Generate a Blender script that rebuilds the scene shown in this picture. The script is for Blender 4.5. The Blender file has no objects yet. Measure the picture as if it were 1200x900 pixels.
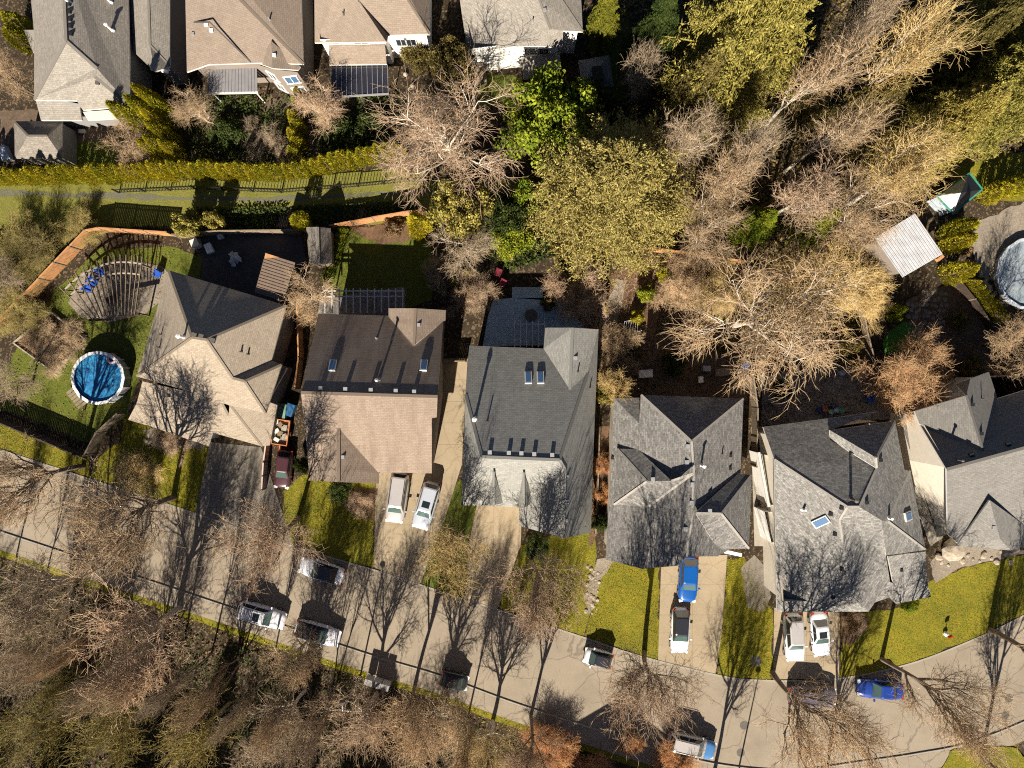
import bpy, bmesh, math, random
import numpy as np
from mathutils import Vector, Matrix
from mathutils.geometry import tessellate_polygon
random.seed(7)
RNG = np.random.default_rng(11)
R = math.radians
S = bpy.context.scene
COL = S.collection
# ---------------------------------------------------------------- camera, sky, sun, exposure
CAM_H = 70.0                                  # drone height; 12 photo pixels to the metre on the ground
cam = bpy.data.cameras.new('camera'); cam.sensor_width = 36; cam.lens = 25.2
cam.clip_start = 1; cam.clip_end = 3000
cam_ob = bpy.data.objects.new('camera', cam); COL.objects.link(cam_ob)
cam_ob.location = (0, 0, CAM_H); cam_ob.rotation_euler = (0, 0, 0)
S.camera = cam_ob
SUN_EL, SUN_AZ = 34.5, 192.0
w = bpy.data.worlds.new('World'); S.world = w; w.use_nodes = True
nt = w.node_tree; nt.nodes.clear()
sky = nt.nodes.new('ShaderNodeTexSky'); sky.sky_type = 'NISHITA'; sky.sun_disc = False
sky.air_density = 0.4; sky.dust_density = 0.1; sky.ozone_density = 1.0; sky.altitude = 100
sky.sun_elevation = R(SUN_EL); sky.sun_rotation = R(SUN_AZ)
bg = nt.nodes.new('ShaderNodeBackground'); bg.inputs['Strength'].default_value = 0.05
wo = nt.nodes.new('ShaderNodeOutputWorld')
nt.links.new(sky.outputs[0], bg.inputs['Color']); nt.links.new(bg.outputs[0], wo.inputs['Surface'])
sl = bpy.data.lights.new('sun', 'SUN'); sl.energy = 5.0; sl.angle = R(0.5); sl.color = (1.0, 0.915, 0.79)
so = bpy.data.objects.new('sun', sl); COL.objects.link(so); so.location = (-10, -40, 40)
az = R(SUN_AZ)
sd = Vector((-math.sin(az) * math.cos(R(SUN_EL)), -math.cos(az) * math.cos(R(SUN_EL)), -math.sin(R(SUN_EL))))
so.rotation_euler = sd.to_track_quat('-Z', 'Y').to_euler()
S.view_settings.view_transform = 'Standard'; S.view_settings.look = 'None'
S.view_settings.exposure = 1.22; S.view_settings.gamma = 1
S.render.engine = 'CYCLES'; S.cycles.use_denoising = False; S.cycles.filter_width = 1.1
S.cycles.max_bounces = 5; S.cycles.diffuse_bounces = 2; S.cycles.transparent_max_bounces = 4
S.cycles.caustics_reflective = False; S.cycles.caustics_refractive = False

# ---------------------------------------------------------------- helpers
def W(px, py, z=0.0):
    """a point of the place from where the photograph shows it and its height"""
    f = (CAM_H - z) / CAM_H
    return Vector(((px - 600) / 12 * f, (450 - py) / 12 * f, z))

MATS = {}
def nmat(name):
    m = bpy.data.materials.new(name); m.use_nodes = True
    return m, m.node_tree, m.node_tree.nodes['Principled BSDF']
def ramp(t, fac, stops):
    r = t.nodes.new('ShaderNodeValToRGB'); cr = r.color_ramp
    while len(cr.elements) < len(stops): cr.elements.new(0.5)
    for e, (p, c) in zip(cr.elements, stops): e.position = p; e.color = (*c, 1)
    t.links.new(fac, r.inputs[0]); return r.outputs[0]
def noise(t, scale, detail=4, rough=.55, coord=None):
    n = t.nodes.new('ShaderNodeTexNoise'); n.inputs['Scale'].default_value = scale
    n.inputs['Detail'].default_value = detail; n.inputs['Roughness'].default_value = rough
    if coord is not None: t.links.new(coord, n.inputs['Vector'])
    return n.outputs['Fac']
def wpos(t):
    g = t.nodes.new('ShaderNodeNewGeometry'); return g.outputs['Position']
def mixc(t, fac, a, b, mode='MIX'):
    m = t.nodes.new('ShaderNodeMix'); m.data_type = 'RGBA'; m.blend_type = mode
    for v, i in ((fac, 0), (a, 6), (b, 7)):
        if isinstance(v, (int, float)): m.inputs[i].default_value = v
        elif isinstance(v, tuple): m.inputs[i].default_value = (*v, 1)
        else: t.links.new(v, m.inputs[i])
    return m.outputs[2]
def bump(t, b, h, strength, dist=.02):
    n = t.nodes.new('ShaderNodeBump'); n.inputs['Strength'].default_value = strength; n.inputs['Distance'].default_value = dist
    t.links.new(h, n.inputs['Height']); t.links.new(n.outputs[0], b.inputs['Normal'])
def sc(c, k): return tuple(min(1, x * k) for x in c)

def plain(name, c, rough=.7, var=.18, scale=3.0, metal=0, coat=0, spec=.3):
    if name in MATS: return MATS[name]
    m, t, b = nmat(name)
    n = noise(t, scale, 5, .6, wpos(t))
    t.links.new(ramp(t, n, [(.3, sc(c, 1 - var)), (.7, sc(c, 1 + var))]), b.inputs['Base Color'])
    b.inputs['Roughness'].default_value = rough; b.inputs['Metallic'].default_value = metal
    b.inputs['Coat Weight'].default_value = coat; b.inputs['Specular IOR Level'].default_value = spec
    MATS[name] = m; return m

def ground_mat(name, cols, scales=(.25, 2.2, 14), rough=.95, bstr=.5, bd=.06, leaves=None, amp=.4):
    """cols: dark, mid, light; mixed over three scales of noise"""
    m, t, b = nmat(name); p = wpos(t)
    n1 = noise(t, scales[0], 4, .6, p); n2 = noise(t, scales[1], 6, .7, p); n3 = noise(t, scales[2], 3, .7, p)
    c1 = ramp(t, n1, [(.35, cols[0]), (.62, cols[1])])
    c2 = ramp(t, n2, [(.36, cols[1]), (.66, cols[2])])
    c = mixc(t, .5, c1, c2)
    f3 = ramp(t, n3, [(.32, (1 - amp,) * 3), (.7, (1 + amp * .85,) * 3)])
    c = mixc(t, 1.0, c, f3, 'MULTIPLY')
    if leaves:
        v = t.nodes.new('ShaderNodeTexVoronoi'); v.inputs['Scale'].default_value = leaves[1]
        t.links.new(p, v.inputs['Vector'])
        lf = ramp(t, v.outputs['Distance'] if leaves[1] < 4 else v.outputs['Color'], [(.05, (1, 1, 1)), (.09, (0, 0, 0))] if leaves[1] < 4 else [(.70, (0, 0, 0)), (.78, (1, 1, 1))])
        c = mixc(t, lf, c, leaves[0])
    t.links.new(c, b.inputs['Base Color']); b.inputs['Roughness'].default_value = rough
    b.inputs['Specular IOR Level'].default_value = .15
    bump(t, b, n3, bstr, bd)
    MATS[name] = m; return m

def shingle(name, c, var=.16, speck=.25, stain=.2, stainc=None):
    m, t, b = nmat(name)
    uv = t.nodes.new('ShaderNodeUVMap')
    br = t.nodes.new('ShaderNodeTexBrick'); br.offset = .5
    br.inputs['Scale'].default_value = 1; br.inputs['Brick Width'].default_value = .36; br.inputs['Row Height'].default_value = .17
    br.inputs['Mortar Size'].default_value = .010; br.inputs['Bias'].default_value = 0
    br.inputs['Color1'].default_value = (*sc(c, 1 + var), 1); br.inputs['Color2'].default_value = (*sc(c, 1 - var), 1)
    br.inputs['Mortar'].default_value = (*sc(c, .66), 1)
    t.links.new(uv.outputs[0], br.inputs['Vector'])
    n = noise(t, 5.5, 5, .75, uv.outputs[0])
    f = ramp(t, n, [(.3, (1 - speck,) * 3), (.7, (1 + speck,) * 3)])
    col = mixc(t, 1.0, br.outputs['Color'], f, 'MULTIPLY')
    mp = t.nodes.new('ShaderNodeMapping'); mp.inputs['Scale'].default_value = (1.1, .22, 1)
    t.links.new(uv.outputs[0], mp.inputs[0])
    n2 = noise(t, .9, 5, .65, mp.outputs[0])
    s = ramp(t, n2, [(.42, (0, 0, 0)), (.75, (1, 1, 1))])
    k = t.nodes.new('ShaderNodeMath'); k.operation = 'MULTIPLY'; k.inputs[1].default_value = stain
    t.links.new(s, k.inputs[0])
    col = mixc(t, k.outputs[0], col, stainc or sc(c, .45))
    t.links.new(col, b.inputs['Base Color']); b.inputs['Roughness'].default_value = .93
    b.inputs['Specular IOR Level'].default_value = .15
    bump(t, b, br.outputs['Fac'], .35, -.012)
    MATS[name] = m; return m

def leafmat(name, a, bcol, transl=.25):
    m, t, b = nmat(name)
    n = noise(t, .9, 4, .6, wpos(t))
    oi = t.nodes.new('ShaderNodeObjectInfo')
    g = t.nodes.new('ShaderNodeNewGeometry')
    c = ramp(t, n, [(.35, a), (.65, bcol)])
    f = ramp(t, g.outputs['Random Per Island'], [(0, (.62, .62, .62)), (1, (1.4, 1.35, 1.2))])
    c = mixc(t, 1.0, c, f, 'MULTIPLY')
    f2 = ramp(t, oi.outputs['Random'], [(0, (.85, .9, .85)), (1, (1.15, 1.08, 1.1))])
    c = mixc(t, 1.0, c, f2, 'MULTIPLY')
    t.links.new(c, b.inputs['Base Color']); b.inputs['Roughness'].default_value = .75
    b.inputs['Specular IOR Level'].default_value = .2
    tr = t.nodes.new('ShaderNodeBsdfTranslucent'); t.links.new(c, tr.inputs[0])
    mx = t.nodes.new('ShaderNodeMixShader'); mx.inputs[0].default_value = transl
    t.links.new(b.outputs[0], mx.inputs[1]); t.links.new(tr.outputs[0], mx.inputs[2])
    t.links.new(mx.outputs[0], t.nodes['Material Output'].inputs['Surface'])
    MATS[name] = m; return m

def barkmat(name, a, bcol):
    m, t, b = nmat(name)
    n = noise(t, 1.3, 4, .6, wpos(t)); oi = t.nodes.new('ShaderNodeObjectInfo')
    c = ramp(t, n, [(.35, a), (.65, bcol)])
    f2 = ramp(t, oi.outputs['Random'], [(0, (.85, .85, .85)), (1, (1.15, 1.12, 1.1))])
    c = mixc(t, 1.0, c, f2, 'MULTIPLY')
    t.links.new(c, b.inputs['Base Color']); b.inputs['Roughness'].default_value = .9
    b.inputs['Specular IOR Level'].default_value = .1
    MATS[name] = m; return m

def glass(name, c, rough=.06):
    m, t, b = nmat(name)
    b.inputs['Base Color'].default_value = (*c, 1); b.inputs['Roughness'].default_value = rough
    b.inputs['Specular IOR Level'].default_value = .8
    MATS[name] = m; return m

def tag(o, label=None, cat=None, group=None, kind=None):
    for k, v in (('label', label), ('category', cat), ('group', group), ('kind', kind)):
        if v: o[k] = v
    return o
def thing(name, label, cat, loc=(0, 0, 0), rz=0, group=None):
    o = bpy.data.objects.new(name, None); COL.objects.link(o)
    o.empty_display_size = .3
    o.location = loc; o.rotation_euler = (0, 0, rz)
    return tag(o, label, cat, group)
def rootloc(o):
    v = Vector((0, 0, 0))
    while o is not None: v += o.location; o = o.parent
    return v
def mesh_obj(name, me, parent=None, mats=None, loc=None):
    o = bpy.data.objects.new(name, me); COL.objects.link(o)
    if parent is not None: o.parent = parent
    if loc is not None: o.location = loc
    return o

class MB:
    def __init__(s): s.v = []; s.f = []; s.m = []
    def add(s, vs, fs, mi=0):
        n = len(s.v); s.v += [tuple(v) for v in vs]
        s.f += [tuple(i + n for i in f) for f in fs]; s.m += [mi] * len(fs); return s
    def box(s, c, d, rz=0, mi=0, tilt=None):
        hx, hy, hz = d[0] / 2, d[1] / 2, d[2] / 2
        M = Matrix.Rotation(rz, 3, 'Z')
        if tilt is not None: M = M @ tilt
        vs = [Vector(c) + M @ Vector((x * hx, y * hy, z * hz)) for z in (-1, 1) for y in (-1, 1) for x in (-1, 1)]
        return s.add(vs, [(0, 2, 3, 1), (4, 5, 7, 6), (0, 1, 5, 4), (2, 6, 7, 3), (0, 4, 6, 2), (1, 3, 7, 5)], mi)
    def prism(s, pts, z0, z1, mi=0, bottom=True):
        n = len(pts)
        a = sum(pts[i][0] * pts[(i + 1) % n][1] - pts[(i + 1) % n][0] * pts[i][1] for i in range(n))
        if a < 0: pts = pts[::-1]
        vs = [(p[0], p[1], z0) for p in pts] + [(p[0], p[1], z1) for p in pts]
        fs = [tuple(range(n, 2 * n))] + [(i, (i + 1) % n, n + (i + 1) % n, n + i) for i in range(n)]
        if bottom: fs.append(tuple(range(n - 1, -1, -1)))
        return s.add(vs, fs, mi)
    def tube(s, pts, rad, n=6, mi=0, cap=True):
        pts = [Vector(p) for p in pts]; k = len(pts)
        rad = rad if isinstance(rad, (list, tuple)) else [rad] * k
        vs = []
        for i, p in enumerate(pts):
            d = (pts[min(i + 1, k - 1)] - pts[max(i - 1, 0)]).normalized()
            u = d.orthogonal().normalized() if abs(d.z) > .95 else d.cross(Vector((0, 0, 1))).normalized()
            q = d.cross(u)
            vs += [p + (u * math.cos(a) + q * math.sin(a)) * rad[i] for a in [2 * math.pi * j / n for j in range(n)]]
        fs = [(i * n + j, i * n + (j + 1) % n, (i + 1) * n + (j + 1) % n, (i + 1) * n + j) for i in range(k - 1) for j in range(n)]
        if cap: fs += [tuple(range(n - 1, -1, -1)), tuple(range((k - 1) * n, k * n))]
        return s.add(vs, fs, mi)
    def bar(s, a, b, wd, ht, mi=0):
        """a timber from a to b, wd wide (level), ht high"""
        a = Vector(a); b = Vector(b); d = (b - a)
        t = Vector((-d.y, d.x, 0)); t = t.normalized() * wd / 2 if t.length > 1e-6 else Vector((wd / 2, 0, 0))
        u = d.cross(t).normalized() * ht / 2
        if u.z < 0: u = -u
        vs = [a - t - u, a + t - u, a + t + u, a - t + u, b - t - u, b + t - u, b + t + u, b - t + u]
        return s.add(vs, [(0, 1, 2, 3), (7, 6, 5, 4), (0, 4, 5, 1), (1, 5, 6, 2), (2, 6, 7, 3), (3, 7, 4, 0)], mi)
    def lathe(s, c, prof, n=16, mi=0):
        c = Vector(c); vs = []
        for r, z in prof: vs += [c + Vector((r * math.cos(2 * math.pi * j / n), r * math.sin(2 * math.pi * j / n), z)) for j in range(n)]
        fs = [(i * n + j, i * n + (j + 1) % n, (i + 1) * n + (j + 1) % n, (i + 1) * n + j) for i in range(len(prof) - 1) for j in range(n)]
        fs += [tuple(range(n - 1, -1, -1)), tuple(range((len(prof) - 1) * n, len(prof) * n))]
        return s.add(vs, fs, mi)
    def build(s, name, mat, parent=None, smooth=False, base=None, fix=True):
        off = rootloc(parent) if parent is not None and fix else Vector((0, 0, 0))
        if parent is None and base is not None: off = Vector(base)
        me = bpy.data.meshes.new(name)
        me.from_pydata([tuple(Vector(v) - off) for v in s.v], [], s.f)
        for m in (mat if isinstance(mat, (list, tuple)) else [mat]): me.materials.append(m)
        if any(s.m): me.polygons.foreach_set('material_index', s.m)
        if smooth: me.polygons.foreach_set('use_smooth', [True] * len(me.polygons))
        me.update()
        o = mesh_obj(name, me, parent)
        if parent is None and base is not None: o.location = off
        return o

# ---------------------------------------------------------------- materials
M_ground = ground_mat('ground_litter', ((.012, .010, .006), (.03, .022, .013), (.085, .06, .035)), (.18, 1.2, 9), leaves=((.13, .09, .055), 7))
M_lawn = ground_mat('lawn_mossy', ((.06, .08, .010), (.155, .15, .013), (.29, .205, .022)), (.3, 1.3, 7), bstr=.6, amp=.5, leaves=((.20, .14, .06), 2.2))
M_lawn2 = ground_mat('lawn_green', ((.045, .07, .012), (.085, .105, .015), (.16, .15, .025)), (.3, 1.5, 7), bstr=.6, amp=.5, leaves=((.16, .115, .05), 2.2))
M_lawn3 = ground_mat('lawn_winter', ((.10, .11, .02), (.15, .145, .03), (.22, .19, .05)), (.15, 1.0, 9), bstr=.5)
M_soil = ground_mat('garden_soil', ((.05, .036, .026), (.11, .078, .054), (.22, .16, .11)), (.6, 2.6, 14), bstr=.7)
M_mulch = ground_mat('bark_mulch', ((.06, .036, .022), (.13, .075, .042), (.22, .14, .085)), (.6, 2.6, 14), bstr=.7)
M_gravel = ground_mat('gravel', ((.16, .13, .10), (.24, .20, .15), (.34, .29, .23)), (.5, 4, 18), bstr=.6)
M_path = ground_mat('path_grey', ((.09, .09, .05), (.12, .115, .075), (.15, .14, .10)), (.5, 3, 12), bstr=.3)
M_road = ground_mat('old_asphalt', ((.22, .181, .133), (.27, .223, .165), (.31, .26, .194)), (.1, .9, 10), bstr=.12, amp=.12)
def add_wear(m, cracks=.5, streak=.25, dark=(.05, .042, .033)):
    """fine cracks, tar repairs and tyre darkening laid over a paving material"""
    t = m.node_tree; b = t.nodes['Principled BSDF']; old = b.inputs['Base Color'].links[0].from_socket; p = wpos(t)
    nd = t.nodes.new('ShaderNodeTexNoise'); nd.inputs['Scale'].default_value = .9; nd.inputs['Detail'].default_value = 5; t.links.new(p, nd.inputs['Vector'])
    pw = mixc(t, .35, p, nd.outputs['Color'], 'LINEAR_LIGHT')
    v = t.nodes.new('ShaderNodeTexVoronoi'); v.feature = 'DISTANCE_TO_EDGE'; v.inputs['Scale'].default_value = .22; t.links.new(pw, v.inputs['Vector'])
    f = ramp(t, v.outputs['Distance'], [(0, (cracks,) * 3), (.012, (0, 0, 0))]); c = mixc(t, f, old, dark)
    n = noise(t, .35, 3, .5, p); g = ramp(t, n, [(.5, (0, 0, 0)), (.72, (streak,) * 3)]); c = mixc(t, g, c, sc(dark, 2.2))
    n = noise(t, 1.6, 2, .5, p); g = ramp(t, n, [(.70, (0, 0, 0)), (.76, (streak * 1.4,) * 3)]); c = mixc(t, g, c, dark)
    t.links.new(c, b.inputs['Base Color'])
add_wear(M_road)
M_conc = ground_mat('driveway_concrete', ((.25, .195, .125), (.31, .245, .16), (.37, .30, .205)), (.2, 1.4, 9), bstr=.08, amp=.1)
add_wear(M_conc, .25, .18)
M_conc2 = ground_mat('kerb_concrete', ((.24, .21, .17), (.30, .27, .22), (.36, .32, .26)), (.3, 1.4, 9), bstr=.08, amp=.1)
M_agg = ground_mat('aggregate_drive', ((.13, .115, .095), (.18, .155, .125), (.25, .215, .17)), (.3, 1.6, 12), bstr=.2, amp=.18)
M_joint = plain('joint_dark', (.11, .09, .066), .95)
M_dpatio = plain('dark_patio', (.055, .052, .05), .85, .3, 1.2)
M_deck = plain('deck_board', (.36, .46, .53), .7, .1, 2)
M_flag = plain('flagstone', (.17, .155, .14), .85, .3, 1.3)
M_slab = plain('patio_slab', (.20, .185, .165), .85, .25, .9)
M_cedar = plain('cedar_fence', (.40, .20, .085), .8, .25, 2)
M_oldwood = plain('weathered_wood', (.20, .155, .105), .85, .25, 3)
M_beam = plain('pergola_timber', (.33, .28, .22), .8, .15, 3)
M_wbeam = plain('pergola_white', (.52, .48, .43), .7, .1, 3)
M_darkwood = plain('dark_wood', (.05, .035, .025), .8, .2, 3)
M_white = plain('white_paint', (.80, .77, .72), .6, .04, 2)
M_cream = plain('cream_siding', (.66, .60, .50), .7, .05, 2)
M_greywall = plain('grey_siding', (.20, .195, .19), .8, .06, 2)
M_taupe = plain('taupe_siding', (.21, .175, .145), .8, .06, 2)
M_trim = plain('pale_trim', (.55, .52, .47), .6, .05, 2)
M_dtrim = plain('dark_trim', (.09, .08, .07), .6, .05, 2)
M_black = plain('black_plastic', (.015, .015, .016), .5, .1, 2)
M_tyre = plain('tyre_rubber', (.018, .018, .018), .9, .1, 2)
M_alloy = plain('alloy', (.45, .45, .46), .35, .05, 2, metal=.8)
M_galv = plain('metal_vent', (.32, .32, .32), .45, .08, 4, metal=.3)
M_glass = glass('window_glass', (.02, .03, .045))
M_skyglass = glass('skylight_glass', (.07, .14, .25), .1)
M_cglass = glass('car_glass', (.012, .018, .022))
M_wglass = glass('windscreen_glass', (.05, .085, .075))
M_amber = plain('red_lens', (.35, .02, .015), .3, .05)
M_lens = plain('clear_lens', (.7, .7, .7), .2, .05)
RF1 = shingle('shingle_beige', (.285, .235, .178), .10, .22, .12)
RF2 = shingle('shingle_tan', (.235, .182, .14), .08, .2, .6, (.12, .084, .06))
RF3 = shingle('shingle_pale_grey', (.235, .23, .208), .12, .2, .15, (.10, .10, .085))
RF4 = shingle('shingle_weathered', (.172, .163, .15), .28, .5, .12)
RF5 = shingle('shingle_weathered_light', (.195, .186, .17), .28, .5, .1)
RF6 = shingle('shingle_grey', (.178, .168, .152), .12, .2, .15)
RFA = shingle('shingle_mottled', (.235, .212, .18), .12, .3, .25)
RFB = shingle('shingle_brown', (.225, .178, .138), .08, .15, .2)
RFD = shingle('shingle_shed', (.21, .185, .155), .15, .35, .35)
# ---------------------------------------------------------------- ground, road, pavements
def ragged(pts, step=.45, amp=.14):
    out = []
    for a, b in zip(pts, pts[1:] + pts[:1]):
        k = max(1, int((b - a).length / step)); d = (b - a).normalized() if (b - a).length > 0 else b; t = Vector((-d.y, d.x, 0)); q = 0
        for i in range(k):
            q = q * .6 + random.uniform(-amp, amp); out.append(a.lerp(b, i / k) + t * (q if i else 0))
    return out
def sheet(name, poly, z, mat, label=None, thick=.0):
    pts = [W(x, y) for x, y in poly]
    if name in ('lawn', 'garden_bed', 'yard', 'garden_path', 'path'): pts = ragged(pts)
    mb = MB()
    if thick: mb.prism(pts, z - thick, z)
    else:
        a = sum(pts[i].x * pts[(i + 1) % len(pts)].y - pts[(i + 1) % len(pts)].x * pts[i].y for i in range(len(pts)))
        if a < 0: pts = pts[::-1]
        mb.add([(p.x, p.y, z) for p in pts], [tuple(range(len(pts)))])
    o = mb.build(name, mat); o['kind'] = 'structure'
    if label: o['label'] = label
    return o
def smooth_line(pts, n=6):
    out = []
    P = [Vector(p) for p in pts]
    for i in range(len(P) - 1):
        p0 = P[max(i - 1, 0)]; p1 = P[i]; p2 = P[i + 1]; p3 = P[min(i + 2, len(P) - 1)]
        for k in range(n):
            t = k / n
            out.append(.5 * ((2 * p1) + (p2 - p0) * t + (2 * p0 - 5 * p1 + 4 * p2 - p3) * t * t + (3 * p1 - p0 - 3 * p2 + p3) * t ** 3))
    out.append(P[-1]); return out
def offset_line(P, d):
    out = []
    for i, p in enumerate(P):
        t = (P[min(i + 1, len(P) - 1)] - P[max(i - 1, 0)]); t = Vector((t.x, t.y, 0)).normalized()
        out.append(p + Vector((-t.y, t.x, 0)) * d)
    return out
def clip(poly, a, b):
    """keep the part of poly left of the line a-b"""
    d = (b[0] - a[0], b[1] - a[1]); out = []
    side = lambda p: d[0] * (p[1] - a[1]) - d[1] * (p[0] - a[0])
    for i in range(len(poly)):
        p, q = poly[i], poly[(i + 1) % len(poly)]; sp, sq = side(p), side(q)
        if sp >= 0: out.append(p)
        if sp * sq < 0:
            t = sp / (sp - sq); out.append((p[0] + (q[0] - p[0]) * t, p[1] + (q[1] - p[1]) * t))
    return out

g = MB(); g.add([(-900, -900, 0), (900, -900, 0), (900, 900, 0), (-900, 900, 0)], [(0, 1, 2, 3)])
tag(g.build('ground', M_ground), kind='structure')

NE = [(-420, 395), (-150, 478), (0, 528), (110, 564), (227, 602), (340, 640), (407, 660), (455, 674), (540, 702), (582, 715), (690, 750), (747, 769), (840, 792), (890, 798), (975, 797), (1062, 780), (1137, 752), (1200, 722), (1290, 670), (1420, 590)]
SE = [(-420, 490), (-150, 572), (0, 622), (115, 660), (272, 712), (425, 764), (515, 791), (600, 822), (692, 852), (780, 880), (850, 896), (930, 902), (1000, 893), (1075, 882), (1140, 868), (1230, 830), (1330, 770), (1460, 690)]
nl = smooth_line([W(*p) for p in NE]); sl_ = smooth_line([W(*p) for p in SE])
road = MB()
n = max(len(nl), len(sl_))
def resample(L, n):
    d = [0]
    for i in range(1, len(L)): d.append(d[-1] + (L[i] - L[i - 1]).length)
    out = []; j = 0
    for k in range(n):
        t = d[-1] * k / (n - 1)
        while j < len(L) - 2 and d[j + 1] < t: j += 1
        u = (t - d[j]) / max(1e-6, d[j + 1] - d[j]); out.append(L[j].lerp(L[j + 1], min(1, u)))
    return out
A = resample(nl, 120); B = resample(sl_, 120)
road.add([(p.x, p.y, .008) for p in B] + [(p.x, p.y, .008) for p in A], [(i, i + 1, 121 + i, 120 + i) for i in range(119)])
tag(road.build('road', M_road), kind='structure')
def strip(name, L, d0, d1, z0, z1, mat):
    a = offset_line(L, d0); b = offset_line(L, d1); k = len(L); mb = MB()
    vs = [(p.x, p.y, z0) for p in a] + [(p.x, p.y, z1) for p in a] + [(p.x, p.y, z1) for p in b] + [(p.x, p.y, z0) for p in b]
    fs = []
    for i in range(k - 1):
        for r in range(3): fs.append((r * k + i, r * k + i + 1, (r + 1) * k + i + 1, (r + 1) * k + i))
    fs += [(0, k, 2 * k, 3 * k), (3 * k + k - 1, 2 * k + k - 1, k + k - 1, k - 1)]
    mb.add(vs, fs); o = mb.build(name, mat); o['kind'] = 'structure'; return o
strip('kerb', nl, 0, .16, 0, .055, M_conc2)
strip('kerb', sl_, -.0, -.15, 0, .11, M_conc2)
# footway on the forest side, laid as slabs
fb = strip('footway', sl_, -.15, -1.75, 0, .085, M_joint)
Lw = resample(sl_, 86); a1 = offset_line(Lw, -.17); a2 = offset_line(Lw, -1.72)
for i in range(85):
    q = [a1[i].lerp(a1[i + 1], .004), a1[i].lerp(a1[i + 1], .996), a2[i].lerp(a2[i + 1], .996), a2[i].lerp(a2[i + 1], .004)]
    if not (-62 < q[0].x < 62): continue
    mb = MB().prism(q, .02, .10 + random.uniform(-.003, .003)); mb.build('paving_slab', M_road, fb)
# verge grass beyond the footway
vl = sl_[:int(len(sl_) * .86)]
o = strip('verge', vl, -1.75, -2.35, 0, .05, M_lawn)

def slabbed(name, poly, mat, nx, ny, rot=0, z=.03, gap=.007):
    """a paved area: dark bed with cast slabs laid on it as parts"""
    bed = sheet(name, poly, .012, M_joint)
    pts = [(W(*p).x, W(*p).y) for p in poly]
    a = sum(pts[i][0] * pts[(i + 1) % len(pts)][1] - pts[(i + 1) % len(pts)][0] * pts[i][1] for i in range(len(pts)))
    if a < 0: pts = pts[::-1]
    c, s_ = math.cos(rot), math.sin(rot)
    loc = [(p[0] * c + p[1] * s_, -p[0] * s_ + p[1] * c) for p in pts]
    x0, x1 = min(p[0] for p in loc), max(p[0] for p in loc); y0, y1 = min(p[1] for p in loc), max(p[1] for p in loc)
    for i in range(nx):
        for j in range(ny):
            xa, xb = x0 + (x1 - x0) * i / nx + gap, x0 + (x1 - x0) * (i + 1) / nx - gap
            ya, yb = y0 + (y1 - y0) * j / ny + gap, y0 + (y1 - y0) * (j + 1) / ny - gap
            q = [(xa, ya), (xb, ya), (xb, yb), (xa, yb)]
            # clip the cell against the (convex) outline
            for k in range(len(loc)):
                q = clip(q, loc[k], loc[(k + 1) % len(loc)])
                if len(q) < 3: break
            if len(q) < 3: continue
            q = [(p[0] * c - p[1] * s_, p[0] * s_ + p[1] * c) for p in q]
            MB().prism(q, .0, z + random.uniform(-.004, .004)).build('slab', mat, bed)
    return bed
# lawns, beds and paths
sheet('lawn', [(-60, 470), (0, 490), (104, 534), (106, 560), (0, 526), (-60, 508)], .012, M_lawn)
sheet('lawn', [(148, 488), (170, 498), (246, 520), (242, 560), (228, 600), (160, 579), (108, 562), (112, 538), (140, 520)], .012, M_lawn)
sheet('lawn', [(30, 395), (62, 345), (118, 290), (206, 290), (238, 300), (232, 335), (197, 330), (165, 441), (150, 486), (108, 520), (0, 478), (0, 440)], .012, M_lawn2)
sheet('lawn', [(332, 575), (356, 556), (442, 562), (438, 664), (407, 658), (328, 634)], .012, M_lawn)
sheet('lawn', [(528, 580), (540, 562), (562, 598), (548, 640), (543, 700), (494, 684)], .012, M_lawn2)
sheet('lawn', [(610, 640), (696, 612), (700, 690), (684, 745), (586, 713)], .012, M_lawn)
sheet('lawn', [(698, 672), (720, 655), (774, 660), (770, 773), (747, 766), (686, 747)], .012, M_lawn)
sheet('lawn', [(852, 655), (872, 652), (906, 716), (904, 797), (890, 797), (840, 791), (846, 740)], .012, M_lawn)
sheet('lawn', [(985, 722), (1060, 712), (1092, 680), (1135, 664), (1200, 650), (1300, 620), (1300, 662), (1200, 720), (1137, 750), (1062, 779), (984, 795)], .012, M_lawn)
sheet('lawn', [(398, 276), (412, 268), (492, 268), (508, 290), (506, 352), (470, 362), (388, 352), (386, 318)], .012, M_lawn2)
sheet('lawn', [(-80, 205), (260, 212), (470, 196), (520, 210), (640, 214), (640, 262), (480, 262), (300, 262), (112, 268), (60, 276), (-80, 270)], .012, M_lawn3)
sheet('lawn', [(90, 168), (135, 168), (138, 198), (86, 200)], .012, M_lawn2)
sheet('lawn', [(560, 85), (612, 92), (612, 125), (560, 125)], .012, M_lawn2)
sheet('lawn', [(690, 20), (735, 10), (745, 110), (722, 120), (690, 60)], .012, M_lawn2)
sheet('lawn', [(1080, 185), (1200, 178), (1300, 170), (1300, 240), (1200, 235), (1145, 232)], .012, M_lawn)
sheet('lawn', [(1112, 880), (1140, 872), (1190, 876), (1230, 930), (1120, 960), (1090, 930)], .16, M_lawn, thick=.16)
sheet('path', [(-80, 221), (300, 232), (520, 222), (640, 224), (640, 228), (520, 227), (300, 237), (-80, 226)], .016, M_path)
slabbed('driveway', [(246, 518), (306, 524), (344, 640), (229, 602)], M_agg, 2, 3, R(-10))
slabbed('driveway', [(441, 545), (541, 545), (520, 612), (492, 685), (455, 673), (438, 664)], M_conc, 3, 4, R(0))
slabbed('side_path', [(520, 420), (548, 420), (541, 546), (505, 546)], M_conc, 1, 5, 0)
slabbed('driveway', [(560, 585), (612, 592), (610, 640), (583, 714), (545, 702), (549, 640)], M_conc, 2, 3, 0)
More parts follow.
